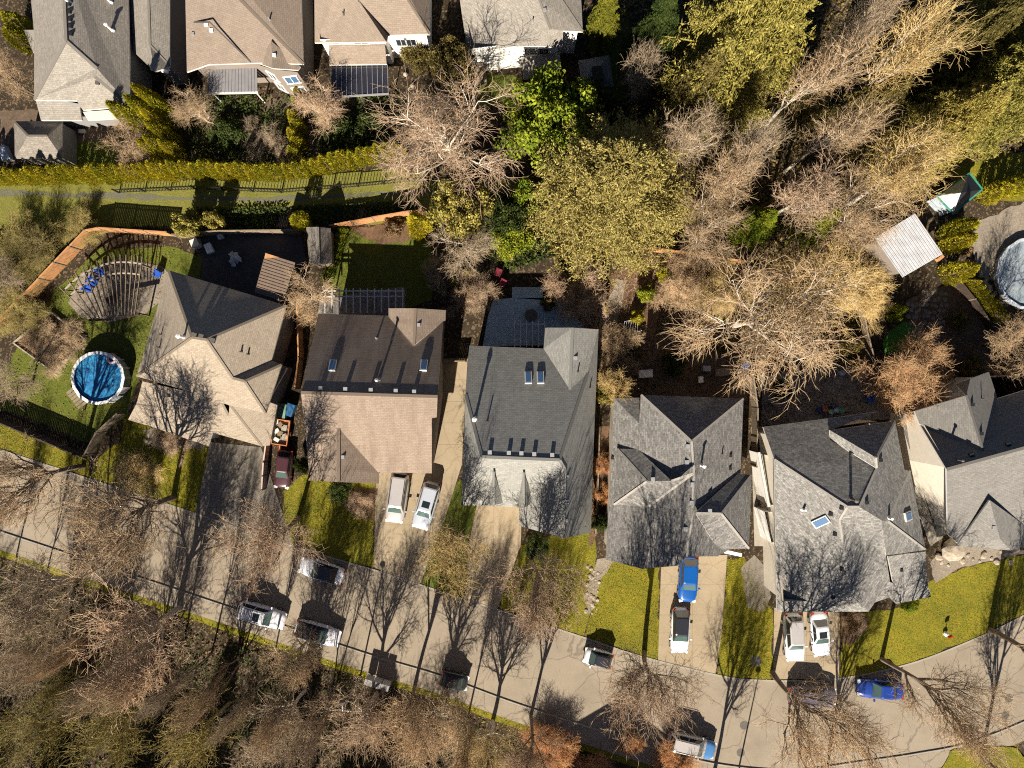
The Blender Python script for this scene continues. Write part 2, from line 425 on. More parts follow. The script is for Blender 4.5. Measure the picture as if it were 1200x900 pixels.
slabbed('driveway', [(775, 655), (852, 650), (846, 740), (838, 791), (771, 774)], M_conc, 2, 4, 0)
slabbed('driveway', [(907, 712), (984, 718), (983, 795), (906, 796)], M_conc, 2, 3, 0)
slabbed('side_path', [(880, 500), (897, 500), (905, 640), (884, 640)], M_conc2, 1, 7, 0)
sheet('side_path', [(1060, 470), (1075, 500), (1105, 630), (1090, 640), (1062, 560), (1050, 500)], .012, M_conc2)
sheet('patio', [(80, 355), (95, 320), (140, 302), (190, 312), (206, 330), (192, 350), (170, 368), (128, 378), (95, 372)], .03, M_gravel)
sheet('patio', [(237, 288), (240, 276), (352, 272), (360, 312), (332, 356), (236, 330)], .02, M_dpatio)
slabbed('patio', [(375, 350), (474, 336), (476, 372), (372, 372)], M_slab, 6, 3, 0)
sheet('garden_bed', [(405, 268), (480, 262), (490, 270), (478, 282), (455, 286), (430, 280)], .03, M_mulch)
sheet('garden_bed', [(694, 640), (712, 545), (714, 500), (700, 500), (697, 560), (690, 640)], .02, M_mulch)
sheet('garden_bed', [(385, 574), (443, 572), (442, 612), (420, 606), (402, 592)], .03, M_mulch)
sheet('garden_bed', [(985, 722), (1018, 722), (1012, 742), (998, 756), (985, 752)], .03, M_mulch)
sheet('garden_bed', [(716, 320), (752, 300), (880, 312), (870, 340), (778, 352), (768, 392), (700, 400), (706, 360)], .015, M_mulch)
sheet('garden_bed', [(700, 655), (724, 652), (700, 690), (690, 720), (684, 700)], .03, M_gravel)
sheet('garden_bed', [(1090, 660), (1110, 640), (1180, 640), (1210, 646), (1120, 668), (1096, 684)], .02, M_gravel)
sheet('garden_path', [(702, 380), (722, 326), (734, 330), (724, 370), (716, 440), (712, 470), (701, 470)], .022, M_gravel)
sheet('yard', [(728, 396), (860, 380), (876, 470), (720, 470)], .012, M_soil)
sheet('yard', [(890, 440), (1020, 420), (1045, 490), (892, 500)], .012, M_slab)
sheet('yard', [(1075, 345), (1120, 330), (1170, 400), (1155, 455), (1080, 450)], .012, M_soil)
sheet('yard', [(1128, 268), (1200, 236), (1320, 200), (1320, 260), (1210, 275), (1165, 330), (1148, 325), (1142, 300)], .02, M_gravel)
sheet('yard', [(0, 130), (200, 125), (440, 105), (540, 115), (480, 185), (300, 195), (0, 190)], .008, M_soil)
sheet('putting_green', [(1034, 402), (1042, 388), (1060, 376), (1070, 382), (1078, 396), (1076, 410), (1064, 416), (1058, 424), (1050, 416), (1036, 414)], .03, plain('artificial_turf', (.05, .16, .02), .9, .12, 2))
# round shrub bed and stepping border by the first house
sheet('garden_bed', [(168, 504), (180, 500), (240, 516), (238, 528), (220, 526), (200, 523), (178, 520)], .05, M_gravel)
slabbed('patio', [(868, 665), (884, 650), (900, 668), (903, 700), (894, 718), (876, 712)], M_agg, 3, 4, R(20))
# flagstones, laid one by one
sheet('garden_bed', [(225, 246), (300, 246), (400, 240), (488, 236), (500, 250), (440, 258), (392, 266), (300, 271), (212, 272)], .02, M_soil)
fl = sheet('flagstone_patio', [(1062, 352), (1090, 340), (1112, 352), (1100, 400), (1098, 425), (1068, 432), (1072, 400)], .025, M_soil)
for i in range(9):
    for j in range(13):
        px, py = 1064 + i * 5.6 + (j % 2) * 2.6 + random.uniform(-1.8, 1.8), 344 + j * 7 + random.uniform(-2, 2)
        if px > 1110 - abs(j - 2) * .9 or (j < 2 and px < 1080): continue
        c0 = W(px, py); k = random.choice((5, 6, 7)); ph = random.random() * 6
        mb = MB().prism([(c0.x + random.uniform(.15, .27) * math.cos(ph + 6.283 * q / k), c0.y + random.uniform(.16, .3) * math.sin(ph + 6.283 * q / k)) for q in range(k)], .0, random.uniform(.045, .07))
        mb.build('flagstone', M_flag, fl)
# manhole covers and kerb drains set in the road
for (px, py, r) in ((872, 850, .42), (868, 882, .4), (1182, 818, .42), (1178, 838, .38), (886, 777 - 2, .55), (55, 558 + 2, .3)):
    c0 = W(px, py)
    mb = MB().lathe((c0.x, c0.y, 0), [(r, .0), (r, .014), (r * .86, .016), (r * .84, .013), (.01, .013)], 18)
    tag(mb.build('manhole_cover', plain('cast_iron', (.10, .088, .07), .7, .15, 6), base=(c0.x, c0.y, 0)),
        {872: 'round iron cover in the road below the lamp shadow head', 868: 'lower round iron cover beside the lamp shadow at the bottom edge', 1182: 'upper of two round iron covers in the road at far right', 1178: 'lower of two round iron covers in the road at far right', 886: 'large round cover at the foot of the lawn strip by the road', 55: 'small round cover in the road at far left under twigs'}[px], 'manhole')

# ---------------------------------------------------------------- roofs, walls and what stands on them
class Roof:
    """roof planes from corner points; hit() finds the slope under a point of the picture"""
    def __init__(s, V, F): s.V = {k: W(*v) for k, v in V.items()}; s.F = F
    def flatten(s, n=80):
        """ease the corner heights until every slope is a plane (corners stay where the photograph shows them)"""
        C = Vector((0, 0, CAM_H)); init = {k: v.z for k, v in s.V.items()}
        for it in range(n):
            acc = {k: [] for k in s.V}
            for fi, f in enumerate(s.F):
                if len(f) < 4 or (s.only is not None and fi not in s.only): continue
                p = np.array([tuple(s.V[k]) for k in f]); c = p.mean(0); nn = np.linalg.svd(p - c)[2][2]
                if abs(nn[2]) < .2: continue
                for k in f:
                    d = np.array(tuple(s.V[k] - C)); tt = np.dot(nn, c - np.array(tuple(C))) / np.dot(nn, d); acc[k].append(CAM_H + d[2] * tt)
            for k, zs in acc.items():
                if zs:
                    z = s.V[k].z * .4 + .58 * sum(zs) / len(zs) + .02 * init[k]; d = s.V[k] - C; s.V[k] = C + d * ((z - CAM_H) / d.z)
    def tris(s, f):
        p = [s.V[k] for k in f]
        return [tuple(f[i] for i in t) for t in tessellate_polygon([[Vector((q.x, q.y, 0)) for q in p]])]
    def hit(s, px, py):
        o = Vector((0, 0, CAM_H)); d = (W(px, py, 0) - o); best = None
        for f in s.F:
            for tr3 in s.tris(f):
                a, b, c = (s.V[k] for k in tr3)
                n = (b - a).cross(c - a)
                den = n.dot(d)
                if abs(den) < 1e-9: continue
                t = n.dot(a - o) / den; q = o + d * t
                ok = all(((v - u).cross(q - u)).dot(n) >= -1e-4 * n.length for u, v in ((a, b), (b, c), (c, a)))
                if ok and (best is None or q.z > best[0].z):
                    nn = n.normalized(); best = (q, nn if nn.z > 0 else -nn)
        return best
    def build(s, name, mat, parent, thick=.2, fascia=None):
        s.flatten()
        keys = list(s.V); ix = {k: i for i, k in enumerate(keys)}; n = len(keys)
        off = rootloc(parent)
        top = [s.V[k] - off for k in keys]; vs = top + [p - Vector((0, 0, thick)) for p in top]
        fs, mi, ed, nrms = [], [], {}, []
        for f in s.F:
            idx = [ix[k] for k in f]; p = [top[i] for i in idx]
            nz = sum(p[i].x * p[(i + 1) % len(p)].y - p[(i + 1) % len(p)].x * p[i].y for i in range(len(p)))
            if nz < 0: idx = idx[::-1]
            nw = Vector((0, 0, 0))
            for i in range(len(idx)): nw += top[idx[i]].cross(top[idx[(i + 1) % len(idx)]])
            for tr3 in s.tris(f):
                ti = [ix[k] for k in tr3]; q3 = [top[i] for i in ti]
                if (q3[1].x - q3[0].x) * (q3[2].y - q3[0].y) - (q3[1].y - q3[0].y) * (q3[2].x - q3[0].x) < 0: ti = ti[::-1]
                fs.append(tuple(ti)); mi.append(0); nrms.append(nw.normalized()); fs.append(tuple(i + n for i in ti[::-1])); mi.append(1); nrms.append(nw.normalized())
            for a, b in zip(idx, idx[1:] + idx[:1]): ed[(a, b)] = 1
        for (a, b) in ed:
            if (b, a) not in ed: fs.append((a, a + n, b + n, b)); mi.append(1); nrms.append(None)
        me = bpy.data.meshes.new(name); me.from_pydata([tuple(v) for v in vs], [], fs)
        me.materials.append(mat); me.materials.append(fascia or M_trim)
        me.polygons.foreach_set('material_index', mi)
        uv = me.uv_layers.new(name='UVMap')
        for poly in me.polygons:
            nn = nrms[poly.index] or poly.normal; t = Vector((-nn.y, nn.x, 0)); t = t.normalized() if t.length > 1e-3 else Vector((1, 0, 0))
            v = nn.cross(t)
            for li in poly.loop_indices:
                p = me.vertices[me.loops[li].vertex_index].co; uv.data[li].uv = (p.dot(t), p.dot(v))
        me.update()
        s.ob = mesh_obj(name, me, parent); return s.ob
    def ridge(s, pairs, mat, wd=.26):
        for a, b in pairs:
            pa, pb = (s.V[a] if isinstance(a, str) else a), (s.V[b] if isinstance(b, str) else b)
            mb = MB(); e = Vector((0, 0, .0)); mb.bar(pa + e, pb + e, wd, .035); mb.build('ridge_cap', mat, s.ob)
    def vents(s, pts, size=.42, mat=None):
        for px, py in pts:
            h = s.hit(px, py)
            if not h: continue
            q = h[0]; mb = MB()
            mb.box(q + Vector((0, 0, .0)), (size * .75, size * .75, .26), s.rz).box(q + Vector((0, 0, .13)), (size * .85, size * .85, .035), s.rz)
            mb.build('vent', mat or M_galv, s.ob)
    def pipes(s, pts, h=.8, r=.09, mat=None):
        for px, py in pts:
            t = s.hit(px, py)
            if not t: continue
            q = t[0]; mb = MB(); mb.tube([q - Vector((0, 0, .15)), q + Vector((0, 0, h))], r, 8)
            if h > .7: mb.lathe(q + Vector((0, 0, h)), [(r, 0), (r * 1.7, .03), (r * 1.7, .12), (.02, .2)], 8)
            mb.lathe(q - Vector((0, 0, .12)), [(r * 2.2, 0), (r * 1.3, .18)], 8)
            mb.build('flue_pipe' if h > .7 else 'vent_pipe', mat or M_galv, s.ob)
    def skylights(s, pts, wx, ly):
        for px, py in pts:
            h = s.hit(px, py)
            if not h: continue
            q, nn = h; t = Vector((-nn.y, nn.x, 0)).normalized(); v = nn.cross(t)
            def qd(a, b, z): return [q + t * x * a / 2 + v * y * b / 2 + nn * z for x, y in ((-1, -1), (1, -1), (1, 1), (-1, 1))]
            mb = MB(); lo, hi = qd(wx, ly, -.05), qd(wx, ly, .17)
            mb.add(lo + hi, [(4, 5, 6, 7), (0, 1, 5, 4), (1, 2, 6, 5), (2, 3, 7, 6), (3, 0, 4, 7)])
            fr = mb.build('skylight', M_trim, s.ob)
            mb = MB(); lo, hi = qd(wx - .16, ly - .16, .16), qd(wx - .2, ly - .2, .2)
            mb.add(lo + hi, [(4, 5, 6, 7), (0, 1, 5, 4), (1, 2, 6, 5), (2, 3, 7, 6), (3, 0, 4, 7)])
            g_ = mb.build('skylight_pane', M_skyglass, s.ob)
    rz = 0
    only = None

def walls(parent, pts, mat, inset=.4, z0=0, drop=.22):
    """outer walls below an eave line; pts = (px,py,z of the roof edge)"""
    P = [W(*p) for p in pts]; n = len(P)
    a = sum(P[i].x * P[(i + 1) % n].y - P[(i + 1) % n].x * P[i].y for i in range(n))
    if a < 0: P = P[::-1]
    Q = []
    for i in range(n):
        e1 = (P[i] - P[i - 1]); e2 = (P[(i + 1) % n] - P[i]); e1.z = e2.z = 0
        n1 = Vector((-e1.y, e1.x, 0)).normalized(); n2 = Vector((-e2.y, e2.x, 0)).normalized()
        m = n1 + n2; k = max(.35, 1 + n1.dot(n2)); Q.append(P[i] + m * inset / k)
    vs = [(q.x, q.y, z0) for q in Q] + [(q.x, q.y, q.z - drop) for q in Q]
    fs = [(i, (i + 1) % n, n + (i + 1) % n, n + i) for i in range(n)] 
    mb = MB().add(vs, fs); o = mb.build('wall', mat, parent); o['_q'] = 0; del o['_q']
    return o, Q
def window(wall, a, b, t, z0, z1, wd, frame=M_white, name='window', pane=M_glass):
    """a window in the wall face a->b (outside on the right of a->b); t along it"""
    a = Vector((a.x, a.y, 0)); b = Vector((b.x, b.y, 0)); d = (b - a).normalized(); nrm = Vector((d.y, -d.x, 0))
    c = a + (b - a) * t; rz = math.atan2(d.y, d.x)
    mb = MB()
    for (dx, dz, sx, sz) in ((0, z1, wd + .2, .1), (0, z0, wd + .26, .1), (-wd / 2, (z0 + z1) / 2, .1, z1 - z0), (wd / 2, (z0 + z1) / 2, .1, z1 - z0), (0, (z0 + z1) / 2, .06, z1 - z0 - .1)):
        mb.box(c + d * dx + nrm * .03 + Vector((0, 0, dz)), (sx, .1, sz), rz)
    fr = mb.build(name, frame, wall)
    mb = MB().box(c + nrm * .012 + Vector((0, 0, (z0 + z1) / 2)), (wd - .08, .03, z1 - z0 - .08), rz)
    mb.build('pane', pane, wall)

def house(label, px, py, cat='house', name='house'):
    b = W(px, py, 0); return thing(name, label, cat, b)

# ---- house 1: beige hip roof, turned on its plot
h = house('beige hipped house turned askew beside the round swimming pool', 245, 420)
e, r = 5.0, 8.2
V = dict(A=(197.3, 316.5, e), B=(335.5, 358, e), R1=(225, 395.5, r), R2=(242, 398, r), C=(160, 441, e), D=(272.5, 443, 6.6), E=(318, 423, e),
         F=(330, 427.5, e), D2=(286.7, 446.7, 6.6), G=(311.5, 484.5, e), S1=(268, 474.7, 5.0), S2=(216, 457, 5.0))
h1 = Roof(V, [('A', 'R1', 'R2', 'B'), ('A', 'C', 'R1'), ('R2', 'D', 'E', 'B'), ('C', 'S2', 'S1', 'G', 'D2', 'D', 'R2', 'R1'), ('D', 'D2', 'F', 'E'), ('D2', 'G', 'F')])
h1.rz = R(-17); h1.build('roof', RF1, h); h1.ridge([('A', 'R1'), ('R1', 'R2'), ('R2', 'B'), ('D2', 'F'), ('D', 'D2'), ('R2', 'D'), ('R1', 'C'), ('D2', 'G')], RF1, .22)
h1.vents([(228, 393), (236, 394.5), (249.5, 399)], .5, M_dtrim); h1.pipes([(216, 395)], 1.1, .12, M_white); h1.pipes([(189, 392), (187, 407), (283, 412), (291, 415)], .45, .06, M_dtrim)
walls(h, [V['A'], V['B'], V['E'], V['F'], V['G'], V['S1'], V['S2'], V['C']], M_greywall)
e2 = 3.0
V = dict(P=(245, 442.7, 5.6), L=(216, 458, 4.9), Rr=(268, 487, 4.4), a=(163, 446, 4.4), b=(150, 492, e2), c=(178, 500, e2), d=(244, 523, e2), f=(249, 507, e2), g=(307, 523, e2), i=(316, 522, e2), j=(325, 474.7, e2 + .4), k=(312, 470, 4.4), q=(269, 474, 4.7),
         t1=(183, 476, 4.4), t2=(160, 473, 3.4), w1=(167, 447, 4.35))
l1 = Roof(V, [('P', 'L', 'w1', 't1', 'c', 'd', 'f', 'Rr'), ('w1', 't2', 't1'), ('t1', 't2', 'b', 'c'), ('q', 'Rr', 'f', 'g'), ('q', 'g', 'i', 'j', 'k')])
l1.build('porch_roof', RF1, h); l1.ridge([('t1', 't2'), ('q', 'g'), ('P', 'Rr')], RF1, .2); l1.vents([(198, 464), (194, 476)], .3, M_dtrim)
walls(h, [(152, 490, e2), (178, 499, e2), (243, 521, e2), (249, 507, e2), (306, 521, e2), (315, 520, e2), (323, 477, e2), (250, 462, e2), (166, 450, e2)], M_greywall, .35)
# ---- house 2: tan and brown gable roof with two cross gables
h = house('tan gabled house with two cross gables and a slatted rear pergola', 435, 465)
e, r = 5.2, 9.4
V = dict(NW=(373, 367.5, e), NEx=(519.5, 372, e), Re=(512.7, 464.8, r), Rw=(352.7, 460, r), s1=(511.8, 489, 8.35), s2=(506, 490, 8.3), SEc=(506, 554.7, e), SM=(443, 553.5, e), SW=(362.5, 556, e),
         va=(455.3, 370.4, e + .03), vb=(485, 404, 6.85), vc=(521, 374.7, e + .05))
h2 = Roof(V, [('NW', 'va', 'vb', 'vc', 'NEx', 'Re', 'Rw'), ('Rw', 'Re', 's1', 's2', 'SEc', 'SM', 'SW')])
h2.F[0] = ('NW', 'NEx', 'Re', 'Rw'); [h2.V.pop(k) for k in ('va', 'vb', 'vc')]
h2.build('roof', RF2, h); h2.ridge([('Rw', 'Re')], RF2)
h2.vents([(376, 455), (405, 456), (434.8, 457), (464, 458), (485.5, 459)], .4); h2.pipes([(444, 445.3)], 1.0, .1); h2.pipes([(441.5, 396.5), (458.8, 398)], .5, .07)
h2.skylights([(390, 428.8), (496.7, 428.8)], .62, 1.1)
V = dict(p=(485, 405, 7.0), n=(486.8, 361.3, 7.0), w1=(455.3, 361.3, 5.25), w2=(455.3, 371, 5.25), e1=(522.5, 363.5, 5.25), e2=(522, 375, 5.25))
c2 = Roof(V, [('p', 'n', 'w1', 'w2'), ('p', 'e2', 'e1', 'n')]); c2.build('cross_gable', RF2, h); c2.ridge([('p', 'n')], RF2); c2.vents([(490.8, 380.8)], .35)
V = dict(p=(397, 500.5, 7.65), n=(396.7, 565, 7.5), w1=(361, 563, 5.25), e1=(443.6, 566.7, 5.2), e2=(443.6, 553, 5.25))
c3 = Roof(V, [('p', 'n', 'w1'), ('p', 'e2', 'e1', 'n')]); c3.build('cross_gable', RF2, h); c3.ridge([('p', 'n')], RF2); c3.vents([(402, 535.5)], .35)
walls(h, [(373, 369, e), (519, 371, e), (512.5, 464.8, r - .1), (506, 553, e), (362.5, 555, e), (352.9, 460, r - .1)], M_taupe)
walls(h, [(456, 363, 5.2), (486.8, 362.5, 6.9), (522, 365, 5.2), (518, 395, 5.2), (458, 395, 5.2)], M_taupe)
walls(h, [(362, 550, 5.1), (362, 561, 5.1), (396.7, 563, 7.4), (443, 565, 5.1), (443, 550, 5.1)], M_taupe)
# ---- house 3: pale grey roof with dormers
h = house('pale grey roofed house with two front dormers behind the blue deck', 620, 500)
e, r = 5.0, 10.4
V = dict(NW=(550, 405, e), N2=(637, 408.5, e), v=(667.8, 456.5, 7.3), k=(688.7, 437.4, 6.35), RE=(655.7, 539, r), RW=(564.7, 535.3, r), w=(545.7, 462, 7.25), SW=(541, 592, e), S2=(608.5, 594, e), RE2=(662, 550, 9.9), SE=(660, 631, 4.2), S3=(608.5, 616, 4.2),
         E3=(692.4, 624, 4.2), E2=(695.3, 532, 4.7), E1=(701.5, 386, e), n=(671, 384, 7.2), g1=(639, 384, e), g2=(637, 421.7, 5.65))
h3 = Roof(V, [('NW', 'N2', 'g2', 'v', 'k', 'RE', 'RW', 'w'), ('w', 'RW', 'SW'), ('RW', 'RE', 'RE2', 'S2', 'SW'), ('RE2', 'SE', 'S3', 'S2'), ('RE', 'k', 'E1', 'E2', 'E3', 'SE', 'RE2'), ('n', 'g1', 'N2', 'g2', 'v'), ('n', 'v', 'k', 'E1')])
h3.only = (0, 4); h3.build('roof', RF3, h); h3.ridge([('RW', 'RE'), ('RE', 'RE2'), ('RE2', 'SE'), ('n', 'v'), ('k', 'RE'), ('w', 'RW'), ('RW', 'SW')], RF3)
h3.vents([(574, 530), (596.3, 530.5), (611, 531), (626, 532), (647, 533)], .4); h3.vents([(664.5, 559), (664, 588), (663, 610.5), (674, 419.8)], .38)
h3.pipes([(556.7, 491)], 1.2, .12, M_white); h3.pipes([(571, 494), (677, 436), (691, 455)], .5, .06, M_dtrim)
h3.skylights([(619, 443), (633.3, 443)], .62, 1.15)
for (pk, fl_, fr, bk, z) in (((578, 560), (570.5, 591), (590.5, 589.5), (578.5, 552.5), 7.0), ((613, 562), (606, 594.5), (626, 588), (613.5, 553.5), 7.1)):
    V = dict(b=(*bk, 9.0), f=((fl_[0] + fr[0]) / 2 - 2, fl_[1] + 1, z), l=(*fl_, 5.15), r=(*fr, 5.15))
    dm = Roof(V, [('b', 'f', 'l'), ('b', 'r', 'f')]); dm.build('dormer_roof', RF3, h); dm.ridge([('b', 'f')], RF3, .18)
    mb = MB(); p = [W(*V['f']), W(*V['l']), W(*V['r'])]
    mb.add([p[1], p[2], p[0] - Vector((0, 0, .1)), p[1] + Vector((0, 2, 0)), p[2] + Vector((0, 2, 0)), p[0] + Vector((0, 2, -.1))], [(0, 1, 2), (3, 5, 4), (0, 3, 4, 1)]).build('dormer_wall', M_cream, h)
walls(h, [(550, 406, e), (639, 407, e), (639.5, 386, e), (671, 385, 7.1), (701, 387, e), (692, 622, 4.2), (660, 630, 4.2), (609, 614, 4.2), (608, 592, 4.9), (541.5, 590, e), (546, 462, 7.0)], M_cream)
# ---- house 4: weathered shingle, hips to every side
h = house('weathered grey hipped house with twin side hips behind the blue car', 795, 555)
e, r = 5.2, 8.4
V = dict(a=(719.9, 466.7, e), b=(749.2, 466, e), c=(749.2, 496.5, 6.1), N1=(751.3, 462.7, e), N2=(871.3, 467.2, e), ap=(810.5, 517.3, r), r2=(813.2, 554.7, r), r3=(811.3, 601, r), r4=(804.7, 652, 8.2), w1=(716.7, 536, e), w2=(714, 589, e), w3=(710, 656, e), s1=(752.7, 666.7, 5.9), s2=(794, 663, 7.6),
         e1=(867.9, 554.7, e), e2=(867, 600, e), e3=(862, 640, e), e4=(841, 652, 6.4))
h4 = Roof(V, [('ap', 'N1', 'N2'), ('a', 'b', 'c'), ('a', 'c', 'N1', 'ap', 'r2', 'r3', 'r4', 's2', 's1', 'w3', 'w2', 'w1'), ('ap', 'N2', 'e1', 'e2', 'e3', 'e4', 'r4', 'r3', 'r2')])
h4.F[2] = ('a', 'c', 'N1', 'ap', 'r2', 'w1'); h4.F += [('r2', 'r3', 'w2', 'w1'), ('r3', 'r4', 's2', 's1', 'w3', 'w2')]
h4.build('roof', RF4, h); RC = plain('ridge_cap_pale', (.30, .275, .24), .9, .1, 5)
h4.ridge([('ap', 'N1'), ('ap', 'N2'), ('ap', 'r2'), ('r2', 'r3'), ('r3', 'r4')], RC, .19)
h4.vents([(806, 523), (804.7, 541.5), (811, 567.5), (810, 589), (803, 620)], .42); h4.vents([(717.5, 536.5), (856, 534), (855.5, 549)], .3, M_black); h4.pipes([(821.5, 545)], 1.0, .1, M_white); h4.pipes([(846, 532)], .4, .06, M_dtrim)
V = dict(n1=(723.3, 525.9, 5.25), n2=(748, 526.5, 6.42), k1=(758, 564, 7.9), k2=(787, 563.5, 7.95), k3=(812.5, 554.9, 8.5), s1=(719.3, 591.5, 5.3), s2=(760, 593.3, 6.95))
c4 = Roof(V, [('n1', 'k1', 'k2', 'n2'), ('n1', 's1', 'k1'), ('s1', 's2', 'k3', 'k2', 'k1')]); c4.build('side_hip', RF4, h); c4.ridge([('k1', 'n1'), ('k1', 's1'), ('k2', 'k3'), ('s2', 'k3')], RC, .19); c4.vents([(765, 561.5)], .4)
V = dict(n1=(866, 554.9, 5.6), n2=(880.7, 556.5, 5.25), k1=(845.2, 602, 8.15), k2=(815, 601.3, 8.5), s1=(877.7, 643, 5.3), s2=(841, 643, 6.5))
c5 = Roof(V, [('n1', 'k2', 'k1', 'n2'), ('n2', 'k1', 's1'), ('k1', 'k2', 's2', 's1')]); c5.build('side_hip', RF4, h); c5.ridge([('k1', 'n2'), ('k1', 's1'), ('k1', 'k2')], RC, .19); c5.vents([(831.5, 598.5)], .4)
walls(h, [(720, 468, e), (749, 468, e), (752, 464.5, e), (870, 468.5, e), (867, 556, e), (880, 558, e), (877, 641, e), (862, 642, e), (842, 650, 5.9), (804.7, 650, 7.9), (752.7, 664, 5.8), (711, 654, e), (717, 536, e)], M_cream)
MB().bar(W(841, 644.5, 5.0), W(869, 650.5, 5.0), .3, .14).build('gutter', M_white, h)
# ---- house 5
h = house('light weathered hipped house with long skylight above the white cars', 990, 610)
e, r = 5.2, 9.6
V = dict(a=(894.3, 500.5, e), a2=(1029.4, 482.4, e), k1=(972.7, 504.2, 5.85), b=(972.7, 515.4, 6.35), c=(1027.2, 548.7, 8.1), t1=(993, 594, r), t2=(1007, 594, r), d=(907.4, 538.4, 6.7), NE_=(1049, 493.3, e), c0=(1026.6, 536.3, 7.7),
         ee=(1059.9, 550.3, e), v=(1033.4, 610, 7.5), p=(983.6, 609.4, 9.3), q=(996, 692, 6.6), q2=(1017.9, 716.8, e), sw=(910.5, 716.8, e), m=(1038, 650.5, 6.9), m2=(1042.8, 680, 5.6))
h5 = Roof(V, [('a', 'a2', 'k1', 'b', 'c', 't2', 't1', 'd'), ('t2', 'c', 'c0', 'NE_', 'ee', 'v'), ('d', 't1', 'p', 'q', 'q2', 'sw'), ('p', 'm', 'm2', 'q2', 'q'), ('t1', 't2', 'v', 'm', 'p')])
h5.build('roof', RF5, h)
V2 = dict(k1=(972.7, 504.2, 6.8), n=(1049, 493.3, 5.3), c0=(1026.6, 536.3, 8.7), c=(1027.2, 548.7, 8.15), b=(972.7, 515.4, 6.3))
g5 = Roof(V2, [('k1', 'n', 'c0'), ('k1', 'c0', 'c', 'b')]); g5.build('rear_hip', RF5, h); g5.ridge([('n', 'c0'), ('c0', 'c')], RC, .19)
h5.ridge([('d', 't1'), ('t1', 't2'), ('t2', 'c'), ('t1', 'p'), ('p', 'q')], RC, .19)
h5.vents([(985.8, 594.8), (973, 602), (978, 625.6), (986, 666.7), (975.8, 699.7), (1031.6, 539), (1015.4, 588.6)], .38, M_black); h5.pipes([(997, 584.5)], 1.0, .12, M_dtrim); h5.pipes([(941, 597), (1043, 603)], .6, .1, M_white)
h5.skylights([(961.8, 611)], .75, 1.4)
V = dict(n1=(1058.5, 550.5, 5.5), n2=(1066.7, 551.8, 5.25), k1=(1040.6, 611, 7.65), k2=(1033, 610, 7.7), s1=(1084.8, 644.5, 5.25), m=(1038.5, 651, 6.95))
c6 = Roof(V, [('n1', 'k2', 'k1', 'n2'), ('n2', 'k1', 's1'), ('k1', 'k2', 'm', 's1')]); c6.build('side_hip', RF5, h); c6.ridge([('n2', 'k1'), ('k1', 's1')], RC, .19); c6.skylights([(1063, 605)], .8, .9); c6.pipes([(1041.5, 607)], .6, .12, M_white)
V = dict(a=(1040.6, 652, 6.6), b=(1085, 646.5, 5.1), c=(1086, 678, 4.2), d=(1091, 699.7, 3.4), f=(1050.5, 707.5, 3.7), g_=(1043, 700, 4.4), i=(1016.5, 686, 5.7), j=(1035, 677.5, 6.2), l=(1047, 684, 5.3), u=(1019, 708, 4.6))
c7 = Roof(V, [('a', 'b', 'c', 'd', 'f', 'g_', 'l'), ('i', 'l', 'j'), ('i', 'u', 'g_', 'l')]); c7.build('porch_roof', RF5, h); c7.ridge([('i', 'l')], RC, .18); c7.vents([(1056, 668)], .3, M_black)
wl, Q = walls(h, [(895, 503, e), (1029, 485, e), (1048, 495, e), (1059, 552, e), (1066, 554, e), (1084, 643, e), (1042, 664, 5.2), (1017, 714, e), (911, 714, e), (908, 620, e)], M_cream, .65)
walls(h, [(1044, 655, 4.2), (1084, 650, 4.2), (1085, 678, 4.0), (1089, 698, 3.3), (1050, 705, 3.5), (1022, 704, 4.2), (1020, 690, 4.2)], M_cream, .3)
# white bay and flank of house 5 facing the path
bw, Q2 = walls(h, [(893, 532, 3.6), (908, 536, 3.6), (914, 590, 3.6), (903, 592, 3.6)], M_white, 0, 0, 0)
MB().bar(W(889, 530, 3.7), W(901, 594, 3.7), .22, .2).build('gutter', M_trim, h)
bw, Q2 = walls(h, [(896, 600, 3.0), (908, 600, 3.0), (912, 634, 3.0), (904, 636, 3.0)], M_white, 0, 0, 0)
# ---- house 6
h = house('grey gabled house at right with bright cream flank wall and two small windows', 1160, 545)
e, r = 5.2, 8.8
V = dict(nw=(1077.5, 496.5, e + .2), rw=(1109.3, 550, r), re=(1290, 500, r), ne=(1290, 430, e), v=(1152.6, 529.7, 8.1), n3=(1169, 467, e), sw=(1110.8, 626, e), s2=(1123.8, 638, e), s3=(1300, 610, e))
h6 = Roof(V, [('nw', 'v', 'n3', 'ne', 're', 'rw'), ('rw', 're', 's3', 's2', 'sw')]); h6.rz = R(14)
h6.build('roof', RF6, h); h6.ridge([('rw', 're')], RF6); h6.vents([(1138, 533.5), (1181, 521)], .42, M_black); h6.pipes([(1121, 538.5)], .8, .08, M_dtrim)
V = dict(w1=(1071.8, 482, e), n=(1132.4, 463.3, 7.6), v=(1152.6, 529.9, 8.15), w2=(1077.5, 496.8, e + .25), n0=(1137, 444, 6.6), e1=(1159, 435.9, e), e2=(1168.8, 466.6, e + .05), t1=(1119.5, 450, e + .2), t2=(1141, 459, 6.8))
c8 = Roof(V, [('w1', 'n', 'v', 'w2'), ('n', 'n0', 'e1', 'e2', 'v'), ('t1', 'n0', 'n')]); c8.build('cross_gable', RF6, h); c8.ridge([('n', 'v')], RF6, .2); c8.vents([(1139, 474), (1149.5, 508)], .36, M_black); c8.pipes([(1150, 467)], .5, .06, M_dtrim)
V = dict(p=(1159.9, 586, 7.4), f=(1172, 632, 7.0), l=(1121, 640, e), b=(1184.4, 645, e), rr=(1204, 618, e + .1), r2=(1200, 640, e))
c9 = Roof(V, [('p', 'f', 'l'), ('p', 'rr', 'r2', 'b', 'f'), ('f', 'b', 'l')]); c9.build('front_gable', RF6, h); c9.vents([(1164, 618)], .35)
